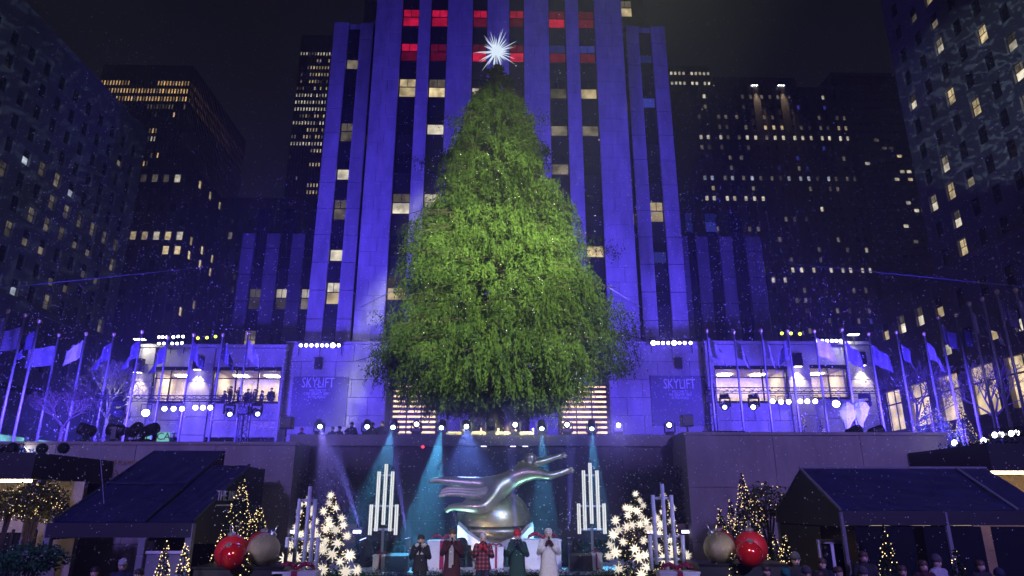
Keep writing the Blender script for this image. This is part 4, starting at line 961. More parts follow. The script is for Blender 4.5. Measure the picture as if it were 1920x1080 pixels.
# white snow mound under the statue + evergreen swags
mo_ = MB(); xs0, xs1 = at(858, 1040, 25.2).x, at(1000, 1040, 25.2).x
rings = []
for i in range(15):
    f = i/14; x = xs0+(xs1-xs0)*f; h = .55+.75*abs(2*f-1)**1.5+.04*math.sin(i*3.1); rings.append([(x, 24.9, 1.45), (x, 24.9, 1.5+h), (x, 25.5, 1.62+h), (x, 26.4, 1.5+h*.6), (x, 26.4, 1.45)])
mo_.loft(rings); tag(mo_.build('snow_bank', 'box_white', None, False), 'white scalloped snow bank set piece under the gilded statue', 'set piece')
for (p0, p1, lb) in ((862, 905, 'evergreen swag on posts between the burgundy and plaid singers'), (938, 972, 'evergreen swag on posts between the plaid and green-coated singers')):
    a, b = at(p0, 1032, 24.2), at(p1, 1032, 24.2); t = thing('evergreen_swag', lb, 'garland', (a.x, 24.2, 1.5))
    for x in (a.x+.22, b.x-.15): MB().cyl((x, 24.2, 1.5), (x, 24.2, a.z), .05, n=7).build('post', 'garland', t)
    n = 420; f = rng.random(n); C = np.stack([a.x+(b.x-a.x)*f, 24.2+rng.normal(0, .05, n), a.z-.12*np.sin(np.pi*f)+rng.normal(0, .06, n)], 1)
    tag(quads('foliage', leaves(C, rng.normal(size=(n, 3)), rng.uniform(.07, .16, n), rng.uniform(.02, .05, n)), 'fir', t), kind='stuff')
for (p0, p1, lb) in ((668, 778, 'evergreen bank along the stage back by the black-jacketed singer'), (1062, 1140, 'evergreen bank along the stage back by the cream-coated singer')):
    a, b = at(p0, 1030, 26.2).x, at(p1, 1030, 26.2).x; hedge('evergreen_bank', lb, a, b, 25.9, 26.5, 1.5, 2.25, 1500, 'fir')
for (p0, p1, y_, lb) in ((470, 690, 19.9, 'low evergreen border in front of the stage by the gold ornament'), (1140, 1330, 19.9, 'low evergreen border in front of the stage by the greenish ornament')):
    a, b = at(p0, 1065, y_).x, at(p1, 1065, y_).x; hedge('evergreen_border', lb, a, b, y_-.5, y_+.4, 0, 1.35, 3200, 'fir')
# stage monitor wedges
def wedge(px, lb):
    p = at(px, 1060, 22.9); t = thing('stage_monitor', lb, 'speaker', (p.x, 22.9, 1.5)); m_ = MB()
    prf = [(-.25, 0), (.25, 0), (.25, .2), (.02, .52), (-.25, .45)]; m_.loft([[(p.x+s*.36, 22.9+a_, 1.5+b_) for a_, b_ in prf] for s in (-1, 1)]); m_.build('cabinet', 'black', t)
    MB().obox((p.x, 22.9+.14, 1.5+.38), (.6, .36, .02), Matrix.Rotation(R(-54), 3, 'X')).build('grille', 'black_metal', t)
wedge(745, 'black wedge speaker beside the small gift box by the black-jacketed singer'); wedge(1088, 'black wedge speaker beside the small gift box by the cream-coated singer')

# =====================================================================================
#  ORNAMENTS AND SMALL TREES
# =====================================================================================
def bauble(label, px, py, Y, rpx, m, tilt=(0, 0), ring=True, cap='silver'):
    c = at(px, py, Y); r = rpx/ppm(px, py, Y); t = thing('giant_ornament', label, 'ornament', c-Vector((0, 0, r)))
    MB().sph(c, r, 32, 20).build('ball', m, t, True); d = Vector((tilt[0], tilt[1], 1)).normalized(); q = d.to_track_quat('Z', 'Y').to_matrix()
    cp = MB().lathe([(r*.2, -.03), (r*.24, r*.03), (r*.24, r*.16), (r*.13, r*.2), (r*.05, r*.24)], c+d*r*.97, 14, q).build('cap', cap, t)
    if ring:
        m_ = MB(); pts = [c+d*(r*1.36)+q@Vector((r*.22*math.cos(a), 0, r*.22*math.sin(a))) for a in [i*2*math.pi/16 for i in range(17)]]; m_.path(pts, .013, 5).build('hanging_ring', 'silver', cp)
    return c, r
def plinth(px, Y, lb, w=1.2, zt=1.0):
    x = at(px, 1050, Y).x; t = thing('display_plinth', lb, 'plinth', (x, Y, 0)); part_box('block', 'black', t, x-w/2, x+w/2, Y-.5, Y+.6, 0, zt); part_box('top_board', 'black_metal', t, x-w/2-.04, x+w/2+.04, Y-.54, Y+.64, zt+.001, zt+.05)
bauble('big matte red ornament behind a small glossy red one near the awning', 435, 1036, 18.6, 31, 'ornament_red_matte', (-.1, -.1))
bauble('small glossy red ornament in front of the awning-side ornament pile', 437, 1044, 17.9, 24, 'ornament_red', (-.35, -.5), ring=False)
bauble('big glittery gold ornament beside the pale tube frame', 494, 1031, 18.6, 30, 'ornament_gold', (.5, .1))
bauble('matte red ornament behind the glittery gold one near the awning', 489, 1024, 19.3, 26, 'ornament_red_matte', (.1, 0), ring=False)
bauble('big glittery greenish-gold ornament beside the tube frame near the marquee', 1349, 1028, 18.6, 29, 'ornament_gold', (-.45, .1))
bauble('big matte red ornament behind a small glossy red one near the marquee', 1408, 1027, 18.6, 30, 'ornament_red_matte', (.02, 0))
bauble('small glossy red ornament in front of the marquee-side ornament pile', 1405, 1039, 17.9, 24, 'ornament_red', (.05, -.35), ring=False)
bauble('matte red ornament behind the greenish-gold one near the marquee', 1352, 1022, 19.3, 26, 'ornament_red_matte', (-.1, 0), ring=False)
plinth(462, 18.7, 'black plinth under the ornament pile near the awning', 2.2, at(462, 1064, 18.6).z); plinth(1380, 18.7, 'black plinth under the ornament pile near the marquee', 2.2, at(1380, 1058, 18.6).z)
def ftree(px, py, Y, h, r, n, lb, nl, base=None, grp=None):
    p = at(px, py, Y); z0 = 0 if base is None else base; cone_tree('fairy_light_tree', lb, p.x, Y, z0, p.z-z0, r, n, nl, bulbr=.013, group=grp)
ftree(456, 893, 21.5, 0, .95, 2600, 'tall conical tree with warm fairy lights beside the THE RINK lettering', 420)
ftree(488, 946, 22.0, 0, .95, 2000, 'shorter conical fairy-light tree behind the glittery gold ornament', 300)
ftree(313, 1016, 17.0, 0, .42, 900, 'knee-high fairy-light tree below the awning step', 260, grp='twin fairy-light trees')
ftree(350, 1018, 16.8, 0, .42, 900, 'knee-high fairy-light tree below the awning step', 260, grp='twin fairy-light trees')
ftree(463, 1036, 16.5, 0, .32, 900, 'small fairy-light tree in front of the red ornaments near the awning', 110)
ftree(1390, 889, 21.5, 0, .85, 2600, 'tall slim fairy-light tree standing over the marquee-side ornaments', 420)
ftree(1349, 950, 21.8, 0, .6, 1500, 'fairy-light tree behind the greenish-gold ornament', 260)
ftree(1369, 938, 22.2, 0, .6, 1500, 'fairy-light tree tucked behind the tall slim one near the marquee', 220)
ftree(1452, 1005, 20.0, 0, .55, 1200, 'fairy-light tree at the marquee corner', 170)
ftree(1470, 1000, 20.5, 0, .5, 1200, 'fairy-light tree just inside the marquee end wall', 150)
ftree(1372, 1040, 16.5, 0, .3, 800, 'small fairy-light tree between the two big marquee-side ornaments', 110)
ftree(1655, 985, 17.2, 0, .5, 1700, 'bluish fairy-light tree standing in the crowd before the marquee', 130)
ftree(1790, 1028, 15.5, 0, .5, 1200, 'squat dark fairy-light tree at the marquee front', 90)
ftree(1505, 778, 40, 0, .55, 500, 'small fairy-light tree on the plaza by the mauve-lit shop block', 70, ZP); ftree(1538, 788, 40, 0, .5, 500, 'dim fairy-light tree at the dark doorway of the mauve-lit shop block', 40, ZP)
ftree(1740, 752, 33, 0, 1.6, 2600, 'broad fairy-light tree on the plaza behind the spotlight beam', 300, ZP-.3); ftree(1800, 760, 30, 0, .8, 1800, 'slim bright fairy-light tree on the plaza among the flagpoles', 260, ZP-1.2)
# warm-lit shrubs by the restaurant
def shrub(lb, px, py, Y, rx, rz_, n, nl, m='shrub'):
    c = at(px, py, Y); t = thing('lit_shrub', lb, 'shrub', (c.x, Y, 0)); d = rng.normal(size=(n, 3)); d /= np.linalg.norm(d, axis=1, keepdims=True); rr_ = rng.uniform(.35, 1, n)**.5
    ph = np.arctan2(d[:, 1], d[:, 0]); rr_ *= 1+.22*np.sin(5*ph+3*d[:, 2])
    C = np.array(c)+d*rr_[:, None]*np.array((rx, min(rx, .8), rz_)); tag(quads('foliage', leaves(C, rng.normal(size=(n, 3)), rng.uniform(.06, .16, n), rng.uniform(.03, .08, n)), m, t), kind='stuff')
    tk = MB()
    for k in range(5): a = random.uniform(-.12, .12); tk.path([(c.x+a, Y+a, 0), (c.x+a*.5, Y, c.z*.6), (c.x+a*4*rx, Y-a, c.z)], [.05, .04, .02], 5)
    tk.build('stems', 'bark', t)
    if nl: d = rng.normal(size=(nl, 3)); d /= np.linalg.norm(d, axis=1, keepdims=True); octas('fairy_lights', np.array(c)+d*np.array((rx, min(rx, .8), rz_)), .012, 'fairy', t)
    return t
shrub('yellow-lit bushy shrub under the restaurant soffit strip', 15, 946, 21.4, 1.0, .42, 1500, 60); shrub('yellow-lit shrub with trailing lights at the restaurant corner post', 68, 938, 21.3, .75, .55, 1600, 60); shrub('sparse fairy-lit shrub between the restaurant post and the awning', 100, 955, 21.2, .45, .4, 600, 40)
shrub('warm fairy-lit bush beside the marquee gable', 1435, 940, 23.0, .75, .55, 1300, 70); shrub('leaning bush with warm lights below the marquee gable', 1410, 975, 22.6, .4, .6, 700, 40)
shrub('green fern-like potted foliage in the restaurant forecourt', 55, 1048, 17.0, .75, .32, 1500, 0, 'fern')
pl = at(90, 1050, 17.6); t = thing('planter_tub', 'tapered pale planter tub under the restaurant shrub', 'planter', (pl.x, 20, 0)); q = at(75, 1040, 20); MB().lathe([(.35, 0), (.5, at(75, 1028, 20).z-.05), (.53, at(75, 1028, 20).z)], (q.x, 20, 0), 4).build('tub', 'wing_stone', t)
spot('shrub_lamp', at(92, 1019, 20.6), at(50, 940, 21.5), 25, (1, .75, .35), 90, .8)
# =====================================================================================
#  FIGURES (skin-modifier bodies baked to meshes)
# =====================================================================================
def skin_mesh(name, V, E, m, sub=1):
    me = bpy.data.meshes.new(name); bm = bmesh.new(); lay = bm.verts.layers.skin.verify(); vs_ = []
    for i, (c, r) in enumerate(V):
        v = bm.verts.new(c); v[lay].radius = (r, r) if not isinstance(r, tuple) else r; v[lay].use_root = (i == 0); vs_.append(v)
    for a, b in E: bm.edges.new((vs_[a], vs_[b]))
    bm.to_mesh(me); bm.free(); o = bpy.data.objects.new('tmp', me); COL.objects.link(o)
    o.modifiers.new('s', 'SKIN').use_smooth_shade = True
    if sub: o.modifiers.new('u', 'SUBSURF').levels = sub; o.modifiers['u'].render_levels = sub
    bpy.context.view_layer.update(); out = bpy.data.meshes.new_from_object(o.evaluated_get(bpy.context.evaluated_depsgraph_get()))
    bpy.data.objects.remove(o); out.name = name; out.materials.clear(); out.materials.append(MATS[m]); out.polygons.foreach_set('use_smooth', [True]*len(out.polygons)); return out
POSES = {'sing': ((.27, -.09, 1.17), (.075, -.24, 1.385), (.03, -.235, 1.475), (0, .0, .045)), 'stand': ((.27, .03, 1.16), (.27, -.05, .92), (.265, -.075, .84), (0, -.01, -.045)),
         'raise': ((.28, -.10, 1.30), (.20, -.22, 1.55), (.18, -.24, 1.63), (0, -.01, .045))}
def body_mesh(pose):
    el, wr_, pa, fd = POSES[pose]; fd = Vector(fd)
    V = [((0, 0, .95), .13), ((0, 0, 1.18), .13), ((0, 0, 1.40), .14), ((0, .005, 1.50), .058), ((0, -.015, 1.57), .07), ((0, -.02, 1.645), .095), ((0, -.01, 1.715), .085), ((0, -.118, 1.63), .014)]
    E = [(0, 1), (1, 2), (2, 3), (3, 4), (4, 5), (5, 6), (5, 7)]
    for s in (-1, 1):
        q = len(V); V += [((s*.17, 0, 1.42), .065), ((s*el[0], el[1], el[2]), .045), ((s*wr_[0], wr_[1], wr_[2]), .03), ((s*pa[0], pa[1], pa[2]), .034)]; E += [(2, q), (q, q+1), (q+1, q+2), (q+2, q+3)]
        for k in range(4):          # four fingers, unequal, bent at the knuckle
            off = Vector((s*(-.008), -.008-.0, 0)); sp_ = Vector((0, (k-1.5)*.017, 0)); base = Vector((s*pa[0], pa[1], pa[2]))+sp_; L = (.85, 1, .95, .75)[k]
            i0 = len(V); V += [(tuple(base+fd*L*.9), .0095), (tuple(base+fd*L*1.55+Vector((-s*.018, -.004, 0))), .0085)]; E += [(q+3, i0), (i0, i0+1)]
        i0 = len(V); V += [((s*pa[0]-s*.004, pa[1]+.036, pa[2]-.01), .01), ((s*pa[0]-s*.016, pa[1]+.05, pa[2]+.018 if fd.z > 0 else pa[2]-.03), .009)]; E += [(q+3, i0), (i0, i0+1)]
        i0 = len(V); V += [((s*.098, .0, 1.635), .014)]; E += [(5, i0)]
        i0 = len(V); V += [((s*.095, 0, .90), .095), ((s*.105, -.015, .50), .062), ((s*.11, .015, .10), .045), ((s*.125, -.13, .05), .042)]; E += [(0, i0), (i0, i0+1), (i0+1, i0+2), (i0+2, i0+3)]
    return skin_mesh('body', V, E, 'skin')
BODY = {k: body_mesh(k) for k in POSES}
def ring(rx, ry, z, n=16, cy=0, ph=0, wob=0): return [(rx*math.cos(2*math.pi*i/n)*(1+wob*math.sin(5*2*math.pi*i/n+ph)), cy+ry*math.sin(2*math.pi*i/n)*(1+wob*math.sin(5*2*math.pi*i/n+ph)), z) for i in range(n)]
_cc = {}
def coat_mesh(pose, hem, flare=.26):
    k = (pose, hem, flare)
    if k in _cc: return _cc[k]
    m_ = MB(); fl = lambda z: .205+(flare-.205)*(1.05-z)/(1.05-hem) if z < 1.05 else .205
    m_.loft([ring(fl(hem), fl(hem)*.68, hem, wob=.05), ring(fl((hem+1.05)/2), fl((hem+1.05)/2)*.68, (hem+1.05)/2, wob=.04), ring(.2, .15, 1.05), ring(.22, .165, 1.28), ring(.225, .155, 1.40), ring(.165, .12, 1.485), ring(.082, .085, 1.53, cy=.01), ring(.09, .09, 1.56, cy=.01)], cap=False)
    el, wr_, pa, fd = POSES[pose]
    for s in (-1, 1):
        S, Ee, W_ = Vector((s*.175, 0, 1.43)), Vector((s*el[0], el[1], el[2])), Vector((s*wr_[0], wr_[1], wr_[2]))
        m_.cyl(S, Ee, .088, .07, 12).sph(Ee, .07, 10, 8).cyl(Ee, Ee+(W_-Ee)*.93, .07, .055, 12).sph(S, .09, 12, 8)
    _cc[k] = m_.mesh('coat', 'cloth_black', smooth=True); return _cc[k]
tm_ = MB()
for s in (-1, 1): tm_.loft([ring(.075, .085, .06), ring(.085, .09, .5), ring(.115, .115, .88), ring(.12, .12, .98)]); 
_tr = MB()
for s in (-1, 1):
    for i, (ra, rb_) in enumerate((((.07, .08, .05), (.082, .088, .5)), ((.082, .088, .5), (.11, .115, .95)))):
        _tr.loft([[(x+s*.105, y, z) for x, y, z in ring(*ra)], [(x+s*.1, y, z) for x, y, z in ring(*rb_)]])
TROUS = _tr.mesh('trousers', 'cloth_black', smooth=True)
_sh = MB()
for s in (-1, 1): _sh.sph((s*.12, -.06, .045), .06, 10, 8, (.85, 2.0, .75))
SHOES = _sh.mesh('shoes', 'black', smooth=True)
_h = MB(); _h.loft([ring(.104, .115, 1.645, cy=.02), ring(.11, .12, 1.70, cy=.012), ring(.095, .105, 1.765, cy=.0), ring(.05, .06, 1.80, cy=0)]); HAIR = _h.mesh('hair', 'hair_dark', smooth=True)
_h = MB(); _h.loft([ring(.116, .125, 1.675, cy=0), ring(.116, .125, 1.72), ring(.1, .11, 1.79), ring(.05, .055, 1.84), ring(.012, .012, 1.855)]); BEANIE = _h.mesh('hat', 'cloth_red', smooth=True)
_f = MB()
for s in (-1, 1): _f.sph((s*.037, -.105, 1.655), .012, 6, 5)
EYES = _f.mesh('eyes', 'hair_dark'); MOUTH = MB().sph((0, -.108, 1.583), .022, 8, 5, (1, .4, .4)).mesh('mouth', 'cloth_red')
_sc = MB().loft([ring(.10, .11, 1.47), ring(.115, .125, 1.51), ring(.1, .11, 1.56)]); _sc.box(-.075, .005, -.205, -.175, .82, 1.46); _sc.box(-.03, .05, -.225, -.206, .9, 1.45); SCARF = _sc.mesh('scarf', 'cloth_grey')
_c = MB().loft([ring(.17, .15, 1.46), ring(.19, .17, 1.50), ring(.14, .14, 1.55, cy=.01)]); _c.box(-.1, -.04, -.19, -.155, 1.25, 1.47); _c.box(.04, .1, -.19, -.155, 1.25, 1.47); COLLAR = _c.mesh('fur_collar', 'fur')
_g = MB()
el, wr_, pa, fd = POSES['sing']
for s in (-1, 1):
    W_, P_ = Vector((s*wr_[0], wr_[1], wr_[2])), Vector((s*pa[0], pa[1], pa[2])); _g.cyl(W_-(P_-W_)*.5, P_, .042, .043, 8)
    for k in range(4): b = P_+Vector((0, (k-1.5)*.017, 0)); _g.cyl(b, b+Vector((-s*.004, 0, .055)), .0135, .012, 6).cyl(b+Vector((-s*.004, 0, .055)), b+Vector((-s*.022, -.004, .085)), .0125, .010, 6)
    _g.cyl(P_+Vector((0, .03, -.01)), P_+Vector((-s*.016, .052, .022)), .013, .011, 6)
GLOVE = _g.mesh('gloves', 'cloth_red', smooth=True)
MIC = MB().cyl((0, -.225, 1.40), (0, -.175, 1.54), .014, .018, 8).sph((0, -.168, 1.562), .03, 10, 8).mesh('microphone', 'black')
def person(label, loc, h, rz=0, pose='stand', hem=.85, coat='cloth_black', skin='skin', hair='hair_dark', hat=None, gloves=None, scarf=False, collar=False, trousers='cloth_navy', group=None, flare=.25, mic=False, cat='person'):
    t = thing('person', label, cat, loc, group, rz); t.scale = (h/1.80,)*3
    b = link('body', BODY[pose], t); set_mat(b, skin)
    for nm, me, mm in (('coat', coat_mesh(pose, hem, flare), coat), ('trousers', TROUS, trousers), ('shoes', SHOES, 'black'), ('eyes', EYES, 'hair_dark'), ('mouth', MOUTH, 'cloth_burgundy')): o = link(nm, me, t); set_mat(o, mm)
    if hat: o = link('hat', BEANIE, t); set_mat(o, hat)
    else: o = link('hair', HAIR, t); set_mat(o, hair)
    if gloves: o = link('gloves', GLOVE, t); set_mat(o, gloves)
    if scarf: link('scarf', SCARF, t)
    if collar: link('fur_collar', COLLAR, t)
    if mic:
        m_ = link('microphone', MIC, None, loc, (0, 0, rz), (h/1.80,)*3); tag(m_, 'black handheld microphone held by the '+label.split(' in ')[-1].replace('a ', '', 1).split(' singing')[0]+' singer', 'microphone')
    return t
# plaid cloth
pm = mat('cloth_plaid', (.03, .025, .05), .9); n_ = pm.node_tree; pb = n_.nodes['Principled BSDF']
tc = n_.nodes.new('ShaderNodeTexCoord'); sp_ = n_.nodes.new('ShaderNodeSeparateXYZ'); n_.links.new(tc.outputs['Object'], sp_.inputs[0]); acc = None
for ax in (0, 2):
    mu = n_.nodes.new('ShaderNodeMath'); mu.operation = 'MULTIPLY'; mu.inputs[1].default_value = 9.0; fr = n_.nodes.new('ShaderNodeMath'); fr.operation = 'FRACT'; gt = n_.nodes.new('ShaderNodeMath'); gt.operation = 'LESS_THAN'; gt.inputs[1].default_value = .42
    n_.links.new(sp_.outputs[ax], mu.inputs[0]); n_.links.new(mu.outputs[0], fr.inputs[0]); n_.links.new(fr.outputs[0], gt.inputs[0])
    if acc is None: acc = gt
    else:
        a_ = n_.nodes.new('ShaderNodeMath'); a_.operation = 'ADD'; n_.links.new(acc.outputs[0], a_.inputs[0]); n_.links.new(gt.outputs[0], a_.inputs[1]); acc = a_
cr = n_.nodes.new('ShaderNodeValToRGB'); cr.color_ramp.elements[0].color = (.02, .02, .045, 1); cr.color_ramp.elements[1].color = (.42, .10, .11, 1); e_ = cr.color_ramp.elements.new(.5); e_.color = (.16, .03, .045, 1)
dv = n_.nodes.new('ShaderNodeMath'); dv.operation = 'MULTIPLY'; dv.inputs[1].default_value = .5; n_.links.new(acc.outputs[0], dv.inputs[0]); n_.links.new(dv.outputs[0], cr.inputs[0]); n_.links.new(cr.outputs[0], pb.inputs['Base Color'])
def singer(px, py, label, **k):
    p = at(px, py, 21); person(label, (p.x, 21, .9), p.z-.9, pose='sing', mic=True, **k)
singer(790, 1002, 'person in a black fur-collared jacket singing into a handheld microphone', hem=.78, coat='cloth_black', collar=True, trousers='cloth_black', gloves='cloth_black')
singer(849, 992, 'person in a long burgundy coat with grey scarf singing into a microphone', hem=.52, coat='cloth_burgundy', scarf=True, gloves='cloth_burgundy', trousers='cloth_burgundy', hair='hair_brown')
singer(906, 999, 'person in a red and navy plaid jacket singing into a microphone', hem=.80, coat='cloth_plaid', hair='hair_grey', gloves='cloth_red', trousers='cloth_navy')
singer(970, 995, 'person in a long green coat and red beanie singing into a microphone', hem=.48, coat='cloth_green', hat='cloth_red', gloves='cloth_navy', trousers='cloth_black')
singer(1028, 990, 'person in a long cream coat with burgundy gloves singing into a microphone', hem=.30, coat='cloth_cream', hair='hair_grey', gloves='cloth_burgundy', trousers='cloth_black', flare=.3)
# people along the parapet (dark against the wall)
for i, (px, py, c, hat) in enumerate(((566, 803, 'cloth_black', 'cloth_red'), (624, 800, 'cloth_black', None), (637, 799, 'cloth_navy', None), (649, 808, 'cloth_black', 'cloth_black'), (660, 791, 'cloth_black', None), (699, 792, 'cloth_black', None), (717, 790, 'cloth_navy', None))):
    p = at(px, py, 34+.5*(i % 3)); person('person in a red cap watching from behind the parapet' if hat == 'cloth_red' else 'dark-dressed person watching from behind the parapet near a loudspeaker stand', (p.x, p.y, ZP), max(1.3, p.z-ZP), R(random.uniform(-30, 30)), coat=c, hat=hat, group=None if hat == 'cloth_red' else 'watchers behind the parapet')
# people in the lit shop window
for i, (px, py) in enumerate(((422, 732), (434, 724), (450, 726), (466, 729), (479, 729), (492, 732), (510, 727))):
    p = at(px, py, 51.4); person('person standing in the lit upper shop window', (p.x, 51.4, p.z-1.75), 1.75, R(random.uniform(-60, 60)), coat=random.choice(['cloth_black', 'cloth_navy']), pose=random.choice(['stand', 'raise']), group='people in the shop window')
# crowd in front of the marquee
struct(MB().box(6.8, 16, 12.5, 17.7, 0, .6).build('viewing_platform', 'paving')); struct(MB().box(-17, -6.8, 12.5, 19.6, 0, .5).build('forecourt', 'paving'))
CR = [(1436, 1060, 16.2, 'cloth_black', None, 'dark-coated person with bowed head beside the red ornament'), (1490, 1038, 17.0, 'cloth_black', 'cloth_wool', 'person in a pale knitted cap looking at the stage'), (1511, 1064, 15.6, 'cloth_grey', 'cloth_wool', 'person in a grey woolly hat near the marquee corner'),
      (1472, 1068, 15.4, 'cloth_black', 'cloth_teal', 'person in a green hat low in the crowd'), (1540, 1046, 17.0, 'cloth_black', None, 'dark-suited person beside the pale door frame'), (1535, 1070, 15.2, 'cloth_navy', None, 'brown-haired person in front of the pale door frame'),
      (1617, 1033, 17.3, 'cloth_black', None, 'tall dark-coated person at the marquee post'), (1617, 1065, 15.4, 'cloth_grey', 'cloth_wool', 'person in a pale hood below the marquee post'), (1729, 1050, 16.6, 'cloth_burgundy', None, 'person in a burgundy coat under the marquee'),
      (1754, 1042, 16.8, 'cloth_grey', 'cloth_wool', 'person in a pale bobble hat under the marquee'), (1690, 1060, 16.2, 'cloth_black', None, 'dark-coated person beside the bluish fairy-light tree'), (1872, 1068, 15.0, 'cloth_navy', 'cloth_navy', 'person in a navy cap by the marquee front'), (1836, 1050, 16.7, 'cloth_black', None, 'dark-coated person by the last marquee panel'),
      (1570, 1062, 16.0, 'cloth_black', None, 'dark-haired person between the door frame and the marquee post')]
for px, py, Y, c, hat, lb in CR: p = at(px, py, Y); person(lb, (p.x, Y, .6), max(1.2, p.z-.6), R(random.uniform(-50, 50)), coat=c, hat=hat, hair='hair_brown')
for px, py, Y, lb in ((180, 1062, 17, 'shadowed person under the awning beside its outer post'), (232, 1050, 18, 'shadowed person standing under the middle of the awning'), (262, 1066, 16.5, 'shadowed person beside the awning middle post')):
    p = at(px, py, Y); person(lb, (p.x, Y, .5), max(1.2, p.z-.5), R(random.uniform(-50, 50)), coat='cloth_navy', hat='cloth_grey' if px == 232 else None)

# ---------- gilded figure over the fountain: a plain generic stand-in ----------
YS_ = 25.9
stt = thing('gilded_statue', 'gilded figure stretched out above a globe in front of the granite wall', 'statue', (at(925, 1010, YS_).x, YS_, 1.5))
def S(px, py, dy=0): return tuple(at(px, py, YS_+dy-.75)-Vector(stt.location))
V = [(S(936, 913), .33), (S(957, 900), .31), (S(980, 886), .42), (S(991, 871), .17), (S(995, 861), .23), (S(998, 849), .22)]; E = [(0, 1), (1, 2), (2, 3), (3, 4), (4, 5)]
def chain(root, pts):
    q = root
    for p in pts: V.append(p); E.append((q, len(V)-1)); q = len(V)-1
    return q
chain(0, [(S(915, 910, .1), .32), (S(875, 906, .15), .24), (S(845, 903, .2), .19), (S(818, 900, .2), .11), (S(804, 903, .2), .09)])
chain(0, [(S(926, 928, -.3), .32), (S(906, 953, -.6), .24), (S(876, 950, -.5), .19), (S(846, 951, -.35), .11), (S(834, 960, -.3), .09)])
h1 = chain(2, [(S(1004, 886, -.35), .22), (S(1030, 893, -.5), .15), (S(1054, 886, -.5), .11), (S(1064, 882, -.5), .10)])
h2 = chain(2, [(S(984, 872, .35), .22), (S(1016, 866, .5), .15), (S(1040, 858, .5), .11), (S(1050, 854, .5), .10)])
for hh, (px, py, dy) in ((h1, (1064, 882, -.5)), (h2, (1050, 854, .5))):
    for k in range(5): dx, dz = ((10, -6), (13, -3), (14, 0), (12, 3), (4, 6))[k]; chain(hh, [(S(px+dx*.55, py+dz*.8, dy), .03), (S(px+dx, py+dz+1, dy), .022)])
link('figure', skin_mesh('figure', V, E, 'gilt', 2), stt)
for k in range(3):          # folds of cloth trailing from the waist
    y_ = -.2-.04*k; q = 5.0*k
    fv = [(S(936, 910+k*2, -.30), .10), (S(918, 915+q*.8, y_), .13), (S(892, 920+q, y_), .12), (S(866, 917+q, y_+.05), .11), (S(842, 916+q, y_+.1), .09), (S(826-3*k, 921+q, y_+.1), .05)]
    link('drapery_fold', skin_mesh('drapery_fold', fv, [(i, i+1) for i in range(5)], 'gilt', 2), stt)
gc = at(925, 976, YS_+.5); gr_ = 72/ppm(925, 968, YS_)
MB().sph(gc, gr_, 40, 24, (1, .8, .82)).build('globe', 'gilt', stt, True)
MB().lathe([(gr_*.9, 0), (gr_*1.12, .1), (gr_*1.16, .35), (gr_*1.0, .5)], (gc.x, gc.y, at(925, 1012, YS_).z), 40, Matrix.Diagonal(Vector((1, .75, 1)))).build('base_ring', 'gilt_dark', stt, True)
MB().lathe([(gr_*.8, 0), (gr_*.85, at(925, 1011, YS_).z-1.5)], (gc.x, gc.y, 1.5), 32, Matrix.Diagonal(Vector((1, .7, 1)))).build('pedestal', 'granite_band', stt)
MB().cyl(at(935, 915, YS_+.1), gc, .16, .3, 10).build('support_rod', 'gilt', stt)

# uplighters in the snow bank
for px, col, pw, tg in ((880, (1, .82, .5), 380, (915, 985)), (975, (1, .82, .5), 380, (940, 985)), (835, (.25, .8, 1), 260, (900, 915)), (1010, (.25, .75, 1), 260, (985, 885))):
    p = at(px, 1040, 24.3); t = thing('statue_uplight', 'small black uplight at the foot of the gilded statue', 'lamp', (p.x, 24.3, 1.5), 'uplights at the statue'); MB().box(p.x-.12, p.x+.12, 24.2, 24.4, 1.5, 1.62).build('base', 'black_metal', t); MB().cyl((p.x, 24.3, 1.621), (p.x, 24.36, 1.78), .09, .1, 10).build('can', 'black_metal', t)
    spot('uplight_lamp', (p.x, 24.38, 1.85), at(*tg, 25.6), pw, col, 70, .9, r=.08)
# =====================================================================================
#  FLAGPOLES
# =====================================================================================
def flag_mesh(w, h, droop, seed, m, sgn):
    r = random.Random(seed); nu, nv = 12, 8; V = []; f1, f2, ph = r.uniform(2, 4), r.uniform(4, 7), r.uniform(0, 6)
    for j in range(nv+1):
        for i in range(nu+1):
            s_, t_ = i/nu, j/nv; x = .05+w*s_*(1-.55*droop*(1-.25*t_)); z = -h*t_-droop*h*1.15*s_**1.25*(1-.3*t_); y = .10*s_*math.sin(f1*3*s_+ph+2*t_)+.05*s_*math.sin(f2*3*s_+4*t_)+.12*droop*math.sin(9*s_+ph)
            V.append((sgn*x, y, z))
    m_ = MB(); m_.v = V; m_.f = [(j*(nu+1)+i, j*(nu+1)+i+1, (j+1)*(nu+1)+i+1, (j+1)*(nu+1)+i) for j in range(nv) for i in range(nu)]
    return m_.mesh('flag', m, smooth=True)
ZF = 12.3
polem = MB().cyl((0, 0, 0), (0, 0, ZF-ZP), .075, .045, 8).mesh('pole', 'pole_paint', smooth=True); finm = MB().sph((0, 0, ZF-ZP+.08), .1, 10, 8).cyl((0, 0, ZF-ZP-.05), (0, 0, ZF-ZP+.05), .07, n=8).mesh('finial', 'gilt', smooth=True); basem = MB().lathe([(.2, 0), (.2, .1), (.12, .3)], (0, 0, 0), 12).mesh('pole_base', 'black_metal')
FL = [flag_mesh(1.15, 1.0, d, i*7+1, ('flag', 'flag_dark', 'flag_pale')[i % 3], sg) for i, (d, sg) in enumerate(((.15, -1), (.9, -1), (.55, -1), (.75, 1), (.9, 1), (.35, 1), (1.0, 1), (.6, 1)))]
FL += [flag_mesh(1.5, 1.1, .2, 90, 'flag', -1), flag_mesh(1.2, 1.1, .55, 91, 'flag_dark', 1)]
